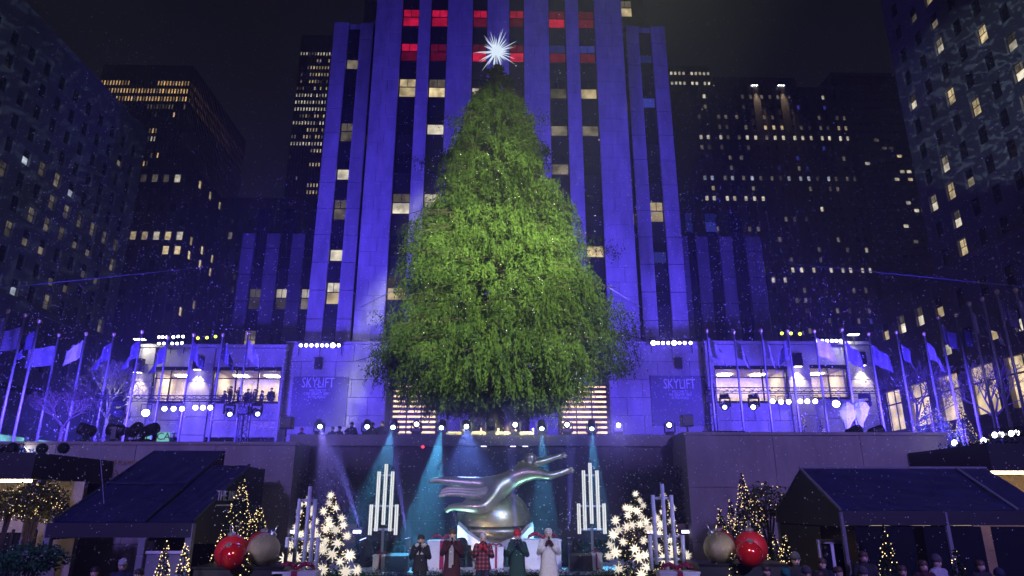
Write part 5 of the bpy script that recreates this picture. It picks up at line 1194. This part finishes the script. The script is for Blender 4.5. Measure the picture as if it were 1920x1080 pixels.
FD = ['nearly flat blue-lit flag', 'limp dark flag', 'half-furled pale flag', 'drooping blue-lit flag', 'limp dark-blue flag', 'sideways-blown pale flag', 'fully limp blue-lit flag', 'half-furled dark flag', 'wide flying blue-lit flag', 'rounded billowing flag']
PL = [(15, 585, 0), (47, 593, 8), (73, 604, 1), (110, 630, 8), (161, 628, 2), (213, 629, 1), (266, 624, 1), (315, 635, 1), (363, 630, 4), (418, 630, 4), (465, 627, 3)]
PRr = [(1325, 622, 3), (1376, 625, 6), (1427, 622, 6), (1477, 623, 1), (1527, 623, 5), (1579, 620, 9), (1629, 628, 9), (1681, 625, 4), (1733, 628, 6), (1760, 597, 7), (1793, 593, 4), (1818, 572, 3), (1843, 563, 6), (1870, 550, 7), (1905, 547, 3)]
for L_, lb, gp_ in ((PL, 'tall flagpole with blue-lit flag on the terrace above the gilt-lettered wall', 'flagpoles over the gilt-lettered wall'), (PRr, 'tall flagpole with blue-lit flag on the terrace on the marquee side', 'flagpoles on the marquee side')):
    for k, (px, py, fi) in enumerate(L_):
        p = atz(px, py, ZF); t = thing('flagpole', lb.replace('blue-lit flag', FD[fi]), 'flagpole', (p.x, p.y, ZP), gp_)
        link('pole', polem, t); link('finial', finm, t); link('pole_base', basem, t)
        link('flag', FL[fi], t, (0, 0, ZF-ZP-.2-(.35 if fi in (8, 9) else .1)), (0, 0, R(random.uniform(-14, 14))))

# =====================================================================================
#  STAGE LIGHTING
# =====================================================================================
mhb = MB().box(-.2, .2, -.17, .17, 0, .16).mesh('base', 'black_metal')
mhy = MB().box(-.26, -.2, -.07, .07, .15, .58).box(.2, .26, -.07, .07, .15, .58).box(-.26, .26, -.08, .08, .161, .2).mesh('yoke', 'black_metal')
mhh = MB().lathe([(.12, .26), (.17, .2), (.18, 0), (.19, -.18), (.165, -.26)], (0, 0, 0), 16).mesh('head', 'black', smooth=False)
lns = lambda m: MB().cyl((0, 0, -.262), (0, 0, -.275), .10, n=16).mesh('lens', m)
LENS = {k: lns(k) for k in ('lens_white', 'lens_green', 'lens_blue', 'lens_cyan', 'glass_dark', 'lens_yellow')}
def moving_head(label, group, base, aim, lens='lens_white', beam=None, hang=False, sc=1.0):
    base = Vector(base); hp = base+Vector((0, 0, (-.5 if hang else .5)*sc)); d = (Vector(aim)-hp).normalized()
    pan = math.atan2(-d.x, d.y); tilt = math.atan2(math.hypot(d.x, d.y), -d.z)
    t = thing('moving_head_light', label, 'stage light', base, group, pan); t.scale = (sc,)*3
    for nm, me in (('base', mhb), ('yoke', mhy)): link(nm, me, t, (0, 0, 0), (R(180), 0, 0) if hang else None)
    h = link('head', mhh, t, (0, 0, -.5 if hang else .5), (tilt, 0, 0)); link('lens', LENS[lens], h)
    if beam:
        pw, col, cone, bl = beam; spot('beam_lamp', hp+d*.31*sc, hp+d*5, pw*3.4, col, cone, bl, r=.04)
    return t
parm = MB().lathe([(.06, .2), (.12, .12), (.13, -.12), (.135, -.17)], (0, 0, 0), 14).mesh('can', 'black_metal'); pbr = MB().box(-.17, -.15, -.03, .03, -.02, .28).box(.15, .17, -.03, .03, -.02, .28).box(-.17, .17, -.03, .03, .281, .3).mesh('bracket', 'black_metal')
plens = {k: MB().cyl((0, 0, -.171), (0, 0, -.18), .12, n=14).mesh('lens', k) for k in ('lens_white', 'lens_green', 'lens_yellow', 'lens_blue')}
def par(label, group, px, py, Y, lens='lens_white', sc=1.0, aim=(0, 5, 2)):
    p = at(px, py, Y); d = (Vector(aim)-p).normalized(); pan = math.atan2(-d.x, d.y); tilt = math.atan2(math.hypot(d.x, d.y), -d.z)
    t = thing('par_light', label, 'stage light', p, group, pan); t.scale = (sc,)*3
    b = link('can', parm, t, (0, 0, 0), (tilt, 0, 0)); link('lens', plens[lens], b); link('bracket', pbr, t); return p
CY = (.10, .55, 1.0); VI = (.28, .22, 1.0)
# row of heads on the statue-wall coping
GP = 'moving heads on the coping above the statue'
lbp = 'black moving-head light on the coping above the statue'
for px, ln_, aimpx, beam in ((597, 'lens_cyan', (640, 1000, 22), (900, VI, 16, .4)), (687, 'lens_cyan', (670, 1200, 18), None), (737, 'lens_cyan', (690, 1000, 23), (900, CY, 17, .3)), (780, 'lens_white', (800, 700, 10), None), (828, 'lens_cyan', (800, 960, 24.5), (3200, CY, 15, .3)), (874, 'lens_white', (880, 940, 22), (700, (.15, .25, 1), 22, .5)), (920, 'glass_dark', (920, 1100, 24), None),
                                (966, 'lens_white', (960, 800, 10), None), (1016, 'lens_cyan', (1020, 960, 25.5), (2600, CY, 13, .3)), (1064, 'lens_white', (1010, 760, 10), None), (1110, 'lens_cyan', (1120, 1000, 25), (3000, CY, 14, .3)), (1161, 'lens_white', (1130, 900, 12), (500, VI, 20, .5)), (1257, 'lens_white', (1150, 800, 12), None)):
    p = at(px, 812, 28.7); moving_head(lbp+(', unlit' if ln_ == 'glass_dark' else ' throwing a cyan beam down' if beam and beam[1] == CY else ' throwing a violet beam' if beam else ' facing the audience'), GP, (p.x, 28.75, 6.2), at(*aimpx), ln_, beam, sc=.92)
# floor heads with upward beams
for px, aim, pw, lb in ((685, (640, 880, 24.5), 2600, 'floor moving head by the evergreen bank beside the small gift box'), (766, (738, 850, 25.0), 2200, 'floor moving head behind the black-jacketed singer'), (866, (850, 940, 25.6), 1600, 'floor moving head behind the burgundy-coated singer'), (968, (962, 900, 24.5), 1500, 'floor moving head behind the green-coated singer'), (1067, (1070, 850, 25.2), 1900, 'floor moving head beside the cream-coated singer')):
    p = at(px, 1046, 24.4); moving_head(lb, None, (p.x, 24.4, 1.5), at(*aim), 'lens_blue', (pw*3, (.22, .2, 1.0), 8, .5), sc=1.15)
# trusses with lamps across the terraces
def truss(label, px0, px1, py, Y, legs):
    a, b = at(px0, py, Y), at(px1, py, Y); t = thing('lighting_truss', label, 'truss', (a.x, Y, ZP)); z = a.z
    for dz, dy in ((0, 0), (.3, 0), (.15, .26)): MB().cyl((a.x, Y+dy, z+dz), (b.x, Y+dy, z+dz), .028, n=6).build('chord', 'black_metal', t)
    n = int((b.x-a.x)/.45); m_ = MB()
    for i in range(n): x = a.x+(b.x-a.x)*i/n; x2 = a.x+(b.x-a.x)*(i+1)/n; m_.cyl((x, Y, z), (x2, Y, z+.3), .013, n=4); m_.cyl((x, Y, z+.3), (x2, Y+.26, z+.15), .013, n=4)
    m_.build('lattice', 'black_metal', t)
    for l in legs:
        x = at(l, py, Y).x
        lg = MB()
        for dx in (-.2, .2):
            for dy in (-.2, .2): lg.cyl((x+dx, Y+.13+dy, ZP), (x+dx, Y+.13+dy, z+.5), .03, n=6)
        for k in range(9): zz_ = ZP+(z+.4-ZP)*k/9; z2 = ZP+(z+.4-ZP)*(k+1)/9; lg.cyl((x-.2, Y-.07, zz_), (x+.2, Y-.07, z2), .015, n=4); lg.cyl((x+.2, Y+.33, zz_), (x-.2, Y+.33, z2), .015, n=4)
        lg.build('tower_leg', 'black_metal', t); MB().box(x-.4, x+.4, Y-.27, Y+.53, ZP, ZP+.08).build('foot_plate', 'black_metal', t)
    return t
truss('black lighting truss with lamps in front of the shop block with people', 172, 500, 752, 36, (182, 462)); truss('black lighting truss with lamps in front of the mauve-lit shop block', 1322, 1660, 737, 36, (1332, 1655))
for px, py in ((308, 765), (325, 765), (341, 765), (366, 763), (380, 763), (394, 763)): par('round par lamp on the truss before the shop block with people', 'par lamps on the truss by the shop window people', px, py+1, 35.9)
for px, py in ((1449, 751), (1465, 752), (1479, 752), (1501, 751), (1514, 751), (1529, 751)): par('round par lamp on the truss before the mauve-lit shop block', 'par lamps on the truss by the mauve windows', px, py+1, 35.9, 'lens_green' if px == 1449 else 'lens_white')
for px, py, a_, ln_ in ((223, 752, (5, 20, 1), 'glass_dark'), (432, 752, (-4, 20, 0), 'lens_blue'), (483, 752, (-2, 20, 1), 'lens_blue')): p = at(px, py, 35.8); moving_head('moving head hung under the truss before the shop block with people', 'heads hung by the shop window people', p-Vector((0, 0, .02)), a_, ln_, hang=True, sc=1.15)
for px, py, a_, ln_ in ((1358, 739, (4, 20, 0), 'lens_blue'), (1412, 739, (3, 20, 0), 'lens_white'), (1620, 738, (-5, 20, 1), 'glass_dark')): p = at(px, py, 35.8); moving_head('moving head hung under the truss before the mauve-lit shop block', 'heads hung by the mauve windows', p-Vector((0, 0, .02)), a_, ln_, hang=True, sc=1.15)
def flood(label, px, py, Y, lens, sc, group=None, aim=(0, 2, 3)): return par(label, group, px, py, Y, lens, sc, aim)
flood('bright greenish flood lamp at the truss end by the bare tree', 273, 774, 35.7, 'lens_green', 1.5); flood('bright greenish flood lamp under the truss before the mauve windows', 1568, 757, 35.7, 'lens_green', 1.5)
# rows of lamps on the roof edges, each on a small ledge rail
def rail(label, px0, px1, py, Y, zb=None):
    a, b = at(px0, py, Y), at(px1, py, Y); t = thing('lamp_rail', label, 'rail', (a.x, Y, a.z)); MB().cyl((a.x-.2, Y+.15, a.z+.3), (b.x+.2, Y+.15, a.z+.3), .035, n=6).build('rail_tube', 'black_metal', t)
    for f in (0, .5, 1): x = a.x+(b.x-a.x)*f; MB().cyl((x, Y+.15, a.z-.75), (x, Y+.15, a.z+.3), .03, n=6).build('rail_post', 'black_metal', t)
for px in (564, 574, 584, 594, 604, 613, 624, 635): flood('lamp in the greenish-white row above the podium beside the shop block with people', px, 647.5, 50.6, 'lens_green' if px > 600 else 'lens_white', 1.0 if px != 624 else 1.5, 'lamp row over that podium')
for px in (1225, 1234, 1243, 1253, 1264, 1274, 1284, 1295): flood('lamp in the greenish-white row above the podium beside the mauve-lit shop block', px, 643, 50.6, 'lens_green' if px < 1268 else 'lens_white', 1.0 if px not in (1225, 1264) else 1.5, 'lamp row over the other podium')
rail('black lamp rail on the podium beside the shop block with people', 560, 640, 647.5, 50.65); rail('black lamp rail on the podium beside the mauve-lit shop block', 1222, 1298, 643, 50.65)
for px, py in ((298, 632), (305, 632), (313, 632), (325, 632), (334, 631), (343, 631), (298, 644), (307, 644), (323, 644), (332, 644), (341, 643)): flood('small lamp in the double row on the roof of the shop block with people', px, py, 49.6, 'lens_white', .8, 'double lamp row on the shop roof')
rail('upper lamp rail on the roof of the shop block with people', 296, 345, 632, 49.7); rail('lower lamp rail on the roof edge of the shop block with people', 296, 345, 643.5, 49.68)
for px, py in ((371, 634), (388, 633), (404, 631)): flood('yellow-green lamp on the roof of the shop block with people', px, py, 51, 'lens_yellow', .9, 'yellow-green roof lamps')
for px, py in ((1466, 625), (1483, 625), (1500, 626)): flood('yellow lamp on the roof of the mauve-lit shop block', px, py, 51, 'lens_yellow', 1.0, 'yellow roof lamps')
rail('lamp rail with yellow-green lamps behind the shop block flagpoles', 369, 406, 634, 51.1); rail('lamp rail with yellow lamps on the mauve-lit shop block', 1462, 1503, 626, 51.1)
for px in (1533, 1542, 1551, 1560, 1568, 1576): flood('white lamp on the roof edge of the mauve-lit shop block', px, 639, 49.6, 'lens_white', .95, 'white lamps on the mauve shop roof')
rail('lamp rail on the roof edge of the mauve-lit shop block', 1530, 1580, 639, 49.7)
for px, py, lb, sg in ((262, 636, 'roof floodlight on a short mast at the end pier by the bare tree', 1), (1600, 627, 'roof floodlight on a short mast above the mauve-lit windows', -1)):
    p = at(px, py, 49.4); t = thing('mast_floodlight', lb, 'floodlight', p-Vector((0, 0, .75))); MB().cyl(p-Vector((0, -.1, .85)), p+Vector((0, .1, 0)), .04, n=6).build('mast', 'black_metal', t); MB().box(p.x-.4, p.x+.4, p.y-.2, p.y+.2, p.z, p.z+.16).build('lamp_head', 'black_metal', t); MB().box(p.x-.37, p.x+.37, p.y-.18, p.y+.18, p.z-.05, p.z-.001).build('lens', 'lens_white', t)
    spot('mast_flood', (p.x, p.y-.25, p.z-.1), (p.x+sg*1.8, YR-.1, p.z-2.4), 260, (1, .95, .75), 120, .9)
for px, py in ((37, 847), (45, 866)): flood('blue-white ground floodlight on the terrace edge above the restaurant', px, py, 26.2, 'lens_white', 1.0, 'floodlights above the restaurant', (0, 55, 30))
for px, py in ((1788, 850), (1795, 832), (1850, 828), (1871, 817), (1883, 816), (1902, 814), (1912, 813), (1905, 843)): flood('blue-white floodlight on the terrace edge among the flagpoles on the marquee side', px, py, 26.0, 'lens_white', .9, 'floodlights on the marquee side', (0, 20, 9))
# covered lights, amps, speakers on the terraces
def cover(px, py, lb):
    p = at(px, py, 33); t = thing('covered_light', lb, 'stage light', (p.x, 33, ZP)); m_ = MB(); rgs = []
    for k, (z_, r_) in enumerate(((-1.0, .1), (-.7, .18), (-.35, .34), (0, .42), (.3, .33), (.5, .12))): rgs.append([(p.x+r_*math.cos(a)*random.uniform(.75, 1.15)+.1*z_, 33+r_*math.sin(a)*random.uniform(.75, 1.15), p.z+z_*.9) for a in [i*2*math.pi/9 for i in range(9)]])
    m_.loft(rgs).build('plastic_cover', 'plastic_sheet', t); MB().cyl((p.x-.1, 33, ZP), (p.x-.1, 33, p.z-.6), .06, n=6).build('stand', 'black_metal', t); MB().sph((p.x, 33, p.z-.2), .06, 10, 8).build('lamp', 'lens_green', t)
cover(1588, 772, 'stage light under a crumpled clear plastic cover beside the marquee-side flagpole'); cover(1613, 766, 'taller stage light under a crumpled clear plastic cover near the truss leg')
spot('cover_lamp', at(1595, 790, 31.5), at(1600, 768, 33), 14, (.7, 1, .8), 60, .8)
def speaker(px, py, Y, w, h, lb, stand=True):
    p = at(px, py, Y); t = thing('loudspeaker', lb, 'speaker', (p.x, Y, ZP)); MB().cbox(p.x-w/2, p.x+w/2, Y, Y+.45, p.z-h/2, p.z+h/2, .03).build('cabinet', 'black', t)
    MB().box(p.x-w*.42, p.x+w*.42, Y-.015, Y-.001, p.z-h*.42, p.z+h*.42).build('grille', 'black_metal', t)
    if stand: MB().cyl((p.x, Y+.2, ZP), (p.x, Y+.2, p.z-h/2), .04, n=8).build('stand_pole', 'black_metal', t); MB().box(p.x-.35, p.x+.35, Y-.05, Y+.45, ZP, ZP+.05).build('stand_foot', 'black_metal', t)
speaker(535, 792, 30.5, .55, .52, 'black loudspeaker on a stand at the coping end by the shop block with people'); speaker(1290, 788, 30.5, .52, .5, 'black loudspeaker on a stand at the coping end by the mauve-lit shop block')
speaker(456, 769, 35.6, .55, .4, 'black loudspeaker on the truss before the lit shop window'); speaker(1331, 747, 35.6, .5, .4, 'black loudspeaker on the truss before the mauve windows', True)
for px, w_, lb in ((1350, 1.6, 'black flight case by the flagpoles before the mauve windows'), (1378, .9, 'short black flight case beside the longer one')): p = at(px, 800, 31); t = thing('flight_case', lb, 'case', (p.x, 31, ZP)); MB().cbox(p.x-w_/2, p.x+w_/2, 31, 31.7, ZP, ZP+1.0, .03).build('box', 'black', t); MB().box(p.x-w_/2-.01, p.x+w_/2+.01, 30.985, 31.715, ZP+.66, ZP+.69).build('lid_seam', 'steel', t)
for i, (px, aim) in enumerate(((160, (-26, 20, 9)), (215, (-30, 24, 8)), (250, (-14, 40, 14)), (278, (-4, 24, 9)))): p = at(px, 825, 27.4); moving_head('dark unlit moving head on the terrace edge above the gilt lettering', 'unlit heads above the gilt lettering', (p.x, 27.4, ZP), aim, 'glass_dark', sc=1.25)
for i, (px, aim) in enumerate(((1600, (20, 20, 9)), (1642, (24, 24, 9)))): p = at(px, 806, 27.4); moving_head('dark unlit moving head on the terrace edge above the marquee ridge', 'unlit heads above the marquee', (p.x, 27.4, ZP), aim, 'glass_dark', sc=1.2)
rl_ = at(793, 838, 28.4); t = thing('red_indicator', 'small red lamp on the granite wall below the coping', 'lamp', rl_); MB().cyl(rl_+Vector((0, .12, 0)), rl_, .07, n=10).build('housing', 'black_metal', t); MB().sph(rl_-Vector((0, .02, 0)), .055, 10, 8).build('lens', 'red_lamp', t)
for px in (907, 962, 985): p = at(px, 836, 28.42); t = thing('wall_washer', 'small white washer lamp under the coping behind the statue', 'lamp', p, 'washers under the coping'); part_box('housing', 'black_metal', t, p.x-.14, p.x+.14, 28.35, 28.52, p.z, p.z+.12); part_box('lens', 'strip_violet', t, p.x-.11, p.x+.11, 28.36, 28.48, p.z-.03, p.z-.001)

# bare street trees
def bare_tree(px, py, Y, h, seed, lb, m='bare_bark'):
    r = random.Random(seed); p = at(px, py, Y); t = thing('bare_tree', lb, 'tree', (p.x, Y, ZP)); br_ = MB(); tr_ = MB(); top = Vector((p.x, Y, ZP+h*.38)); tr_.cyl((p.x, Y, ZP-.05), top, .14, .1, 8); tr_.build('trunk', m, t)
    def grow(a, d, L, rad, k):
        b = a+d*L; br_.cyl(a, b, rad, rad*.7, 5 if k > 1 else 4, False)
        if k == 0: return
        for _ in range(3 if k > 2 else 2+(r.random() < .5)): grow(b, (d*.75+Vector((r.uniform(-1, 1), r.uniform(-1, 1), r.uniform(-.25, .75)))*.75).normalized(), L*r.uniform(.62, .85), max(.009, rad*.6), k-1)
    for _ in range(5): grow(top, Vector((r.uniform(-1, 1), r.uniform(-1, 1), r.uniform(.3, 1))).normalized(), h*.17, .06, 5)
    tag(br_.build('branches', m, t), kind='stuff')
bare_tree(205, 760, 41, 7.0, 3, 'pale lit bare tree beside the shop block with people'); bare_tree(118, 800, 36, 4.4, 5, 'dark bare tree among the flagpoles over the gilt-lettered wall', 'bark'); bare_tree(1722, 800, 40, 6.5, 9, 'bare tree in front of the warm-lit arcade windows'); bare_tree(1870, 800, 36, 6.0, 12, 'bare tree beside the farthest flagpoles on the marquee side')
# cables
for a, b, lb in ((at(-30, 543, 30), at(395, 500, 52), 'blue-lit cable strung over the flagpoles beside the grey office block'), (at(1480, 494, 52), at(1950, 541, 30), 'blue-lit cable strung over the flagpoles on the marquee side')): tag(MB().cyl(a, b, .028, n=5).build('overhead_cable', 'cable'), lb, 'cable')
ca, cb = at(184, 800, 20.9), at(195, 944, 20.9); tag(MB().cyl(ca, cb, .012, n=5).build('hanging_wire', 'cable'), 'thin vertical wire hanging down to the slanted awning', 'cable')

# =====================================================================================
#  LIGHT (seen fixtures, plus added masts and fills)
# =====================================================================================
# blue facade floods from the two floodlight groups on the terrace edges
for sx in (-1, 1):
    base = Vector((sx*19.0, 26.6, 6.0))
    spot('facade_flood', base, (-sx*2, 55, 28), 52000, BLUE, 75, .8, r=.5); spot('facade_flood', base+Vector((0, 1.5, 0)), (sx*11, 51, 12), 16000, BLUE, 90, .9, r=.4)
    spot('facade_flood', base+Vector((sx*.5, 3, 0)), (sx*34, 80, 20), 40000, BLUE, 110, 1, r=.5)
# unseen masts added behind the audience to carry tree lights, stage key and washes
def mast(label, x, y, h, lamps):
    t = thing('added_lamp_mast', label, 'added light mast', (x, y, 0)); MB().cyl((x, y, 0), (x, y, h), .15, .1, 10).build('mast', 'black_metal', t); MB().box(x-1, x+1, y-.05, y+.05, h-.1, h+.05).build('added_mast_arm', 'black_metal', t); MB().box(x-.6, x+.6, y-.6, y+.6, 0, .1).build('added_mast_foot', 'black_metal', t)  # pole, arm and foot all belong to the added unseen mast
    for i, (tg, pw, col, cone, bl) in enumerate(lamps):
        p = Vector((x-.9+i*.6, y, h+.3)); d = (Vector(tg)-p).normalized(); b = link('lamp_head', parm, t, p-Vector((x, y, 0)), d.to_track_quat('-Z', 'Y').to_euler(), (2, 2, 2)); link('lens', plens['lens_white'], b); spot('added_mast_lamp', p+d*.45, tg, pw, col, cone, bl, r=.8)  # lamp heads and lamps of the added masts
TW = (.95, 1.0, .62)
mast('added off-view lamp mast behind the audience on the awning side', -15, -6, 15, [((-.2, 21, 2), 14000, (1, .93, .85), 12, .8), ((-13, 27, 3), 24000, (.30, .22, 1), 60, .9), ((-6.6, 19.6, 2.2), 11000, (.85, .92, 1), 8, .9)])
mast('added off-view lamp mast behind the audience on the marquee side', 14, -6, 15, [((-.2, 21, 2), 14000, (1, .93, .85), 12, .8), ((tcx, YS_, 3.4), 14000, (.4, .85, 1), 11, .9), ((13, 27, 3), 24000, (.30, .22, 1), 60, .9), ((5.4, 19.6, 2.2), 11000, (.85, .92, 1), 8, .9)])
mast('added off-view lamp mast behind the audience facing the giant tree', 7, -8, 17, [((tcx, YTR, 11.6), 190000, TW, 19.5, .5), ((tcx-.2, YTR, 16.8), 250000, TW, 15.2, .6), ((tcx-.3, YTR, 23.2), 140000, TW, 8.8, .7), ((tcx, 28.4, 3.6), 20000, (.08, .16, 1), 17, .8)])
flood('added small flood lamp behind the truss lighting the pale bare tree', 238, 782, 38, 'lens_white', 1.0, None, at(205, 735, 41)); spot('tree_side_fill', at(238, 780, 38.4), at(205, 735, 41), 700, (.9, .95, 1), 75, .9)  # lamp and its can are added to brighten the bare tree
for q in ((600, 647, 50.2), (1253, 643, 50.2), (325, 765, 35.3), (1490, 752, 35.3), (1790, 836, 25.6), (40, 850, 25.8)):      # the lamp rows also shine out over the rink
    spot('row_lamp', at(*q), (0, 12, 7), 6000 if q[2] > 40 else 3500, (.22, .17, 1), 70, .9, r=.25)
# warm fill added to brighten the ornaments, without a fixture
spot('ornament_fill', (-5.5, 14, 5.2), (-7.5, 18.6, 1.8), 420, (1, .85, .75), 30, 1); spot('ornament_fill', (5.2, 14, 5.2), (6.8, 18.6, 1.8), 450, (1, .85, .75), 30, 1)
# pattern projectors (gobos) onto the side buildings
def gobo(name, loc, target, power, col, cone, scale):
    o = spot(name, loc, target, power, col, cone, .35, r=.02); l = o.data; l.use_nodes = True; t = l.node_tree; em = t.nodes['Emission']
    tc_ = t.nodes.new('ShaderNodeTexCoord'); mp = t.nodes.new('ShaderNodeMapping'); mp.inputs['Scale'].default_value = (scale,)*3; t.links.new(tc_.outputs['Normal'], mp.inputs[0])
    nz = t.nodes.new('ShaderNodeTexNoise'); nz.inputs['Scale'].default_value = 1.2; t.links.new(mp.outputs[0], nz.inputs[0]); mxv = t.nodes.new('ShaderNodeVectorMath'); mxv.operation = 'MULTIPLY_ADD'; mxv.inputs[1].default_value = (.9, .9, .9); t.links.new(nz.outputs['Color'], mxv.inputs[0]); t.links.new(mp.outputs[0], mxv.inputs[2])
    vo = t.nodes.new('ShaderNodeTexVoronoi'); vo.feature = 'DISTANCE_TO_EDGE'; vo.inputs['Scale'].default_value = 1.6; t.links.new(mxv.outputs[0], vo.inputs[0]); lt = t.nodes.new('ShaderNodeMath'); lt.operation = 'MULTIPLY_ADD'; lt.use_clamp = True; lt.inputs[1].default_value = -14; lt.inputs[2].default_value = 1.15; t.links.new(vo.outputs[0], lt.inputs[0])
    v2 = t.nodes.new('ShaderNodeTexVoronoi'); v2.inputs['Scale'].default_value = 3.4; t.links.new(mxv.outputs[0], v2.inputs[0]); l2 = t.nodes.new('ShaderNodeMath'); l2.operation = 'MULTIPLY_ADD'; l2.use_clamp = True; l2.inputs[1].default_value = -6; l2.inputs[2].default_value = 2.3; t.links.new(v2.outputs['Distance'], l2.inputs[0])
    n3 = t.nodes.new('ShaderNodeTexNoise'); n3.inputs['Scale'].default_value = 2.1; n3.inputs['Detail'].default_value = 1; t.links.new(mp.outputs[0], n3.inputs[0]); g3 = t.nodes.new('ShaderNodeMath'); g3.operation = 'GREATER_THAN'; g3.inputs[1].default_value = .52; t.links.new(n3.outputs[0], g3.inputs[0]); m3 = t.nodes.new('ShaderNodeMath'); m3.operation = 'MULTIPLY'; t.links.new(lt.outputs[0], m3.inputs[0]); t.links.new(g3.outputs[0], m3.inputs[1])
    mx_ = t.nodes.new('ShaderNodeMath'); mx_.operation = 'MAXIMUM'; t.links.new(m3.outputs[0], mx_.inputs[0]); t.links.new(l2.outputs[0], mx_.inputs[1]); ad_ = t.nodes.new('ShaderNodeMath'); ad_.operation = 'MULTIPLY_ADD'; ad_.inputs[1].default_value = 1.0; ad_.inputs[2].default_value = .3; t.links.new(mx_.outputs[0], ad_.inputs[0]); t.links.new(ad_.outputs[0], em.inputs[1])
gobo('pattern_projector', (-14.2, -6, 16), (-58, 76, 48), 80000, (.42, .6, .85), 30, 24); gobo('pattern_projector', (13.2, -6, 16), (58, 66, 49), 190000, (.45, .62, .85), 15, 36)

# =====================================================================================
#  FALLING SNOW AND HAZE
# =====================================================================================
n = 44000; Y = rng.uniform(13, 52, n); px = rng.uniform(-40, 1960, n); py = 1060-1080*rng.beta(1.1, 1.7, n)
clus = .5+.5*np.sin(px*.011+2*np.sin(py*.008))*np.cos(py*.013+1.3*np.sin(px*.006)); keep = rng.random(n) < .25+.75*clus**1.5
C = np.array([tuple(at(float(a), float(b), float(c))) for a, b, c in zip(px[keep], py[keep], Y[keep])]); C = C[C[:, 2] > .3]; C = C[~((np.abs(C[:, 0]-tcx) < 6.5) & (C[:, 1] < 35) & (C[:, 2] > 6) & (rng.random(len(C)) < .75))]
octas('falling_snow', C, C[:, 1]*rng.uniform(.0004, .00105, len(C)), 'snow')
bpy.data.objects['falling_snow']['label'] = 'fine artificial snow drifting through the stage lights'
hz = bpy.data.materials.new('haze_air'); hz.use_nodes = True; t = hz.node_tree; t.nodes.clear(); o = t.nodes.new('ShaderNodeOutputMaterial'); v = t.nodes.new('ShaderNodeVolumePrincipled')
v.inputs['Color'].default_value = (.9, .92, 1, 1); v.inputs['Density'].default_value = HAZE; v.inputs['Anisotropy'].default_value = .35; t.links.new(v.outputs[0], o.inputs['Volume']); MATS['haze'] = hz
fg = hz.copy(); MATS['fog'] = fg; fg.node_tree.nodes['Principled Volume'].inputs['Density'].default_value = .03
f_ = MB().box(xl+.3, xr-.3, 21.8, 28.25, 1.6, 6.9).build('stage_fog', 'fog'); f_['kind'] = 'stuff'; f_['label'] = 'thin stage fog lit by the moving-head beams'
h = MB().box(-200, 200, -30, 330, -1.5, 260).build('haze', 'haze'); h['kind'] = 'stuff'; h.display_type = 'WIRE'
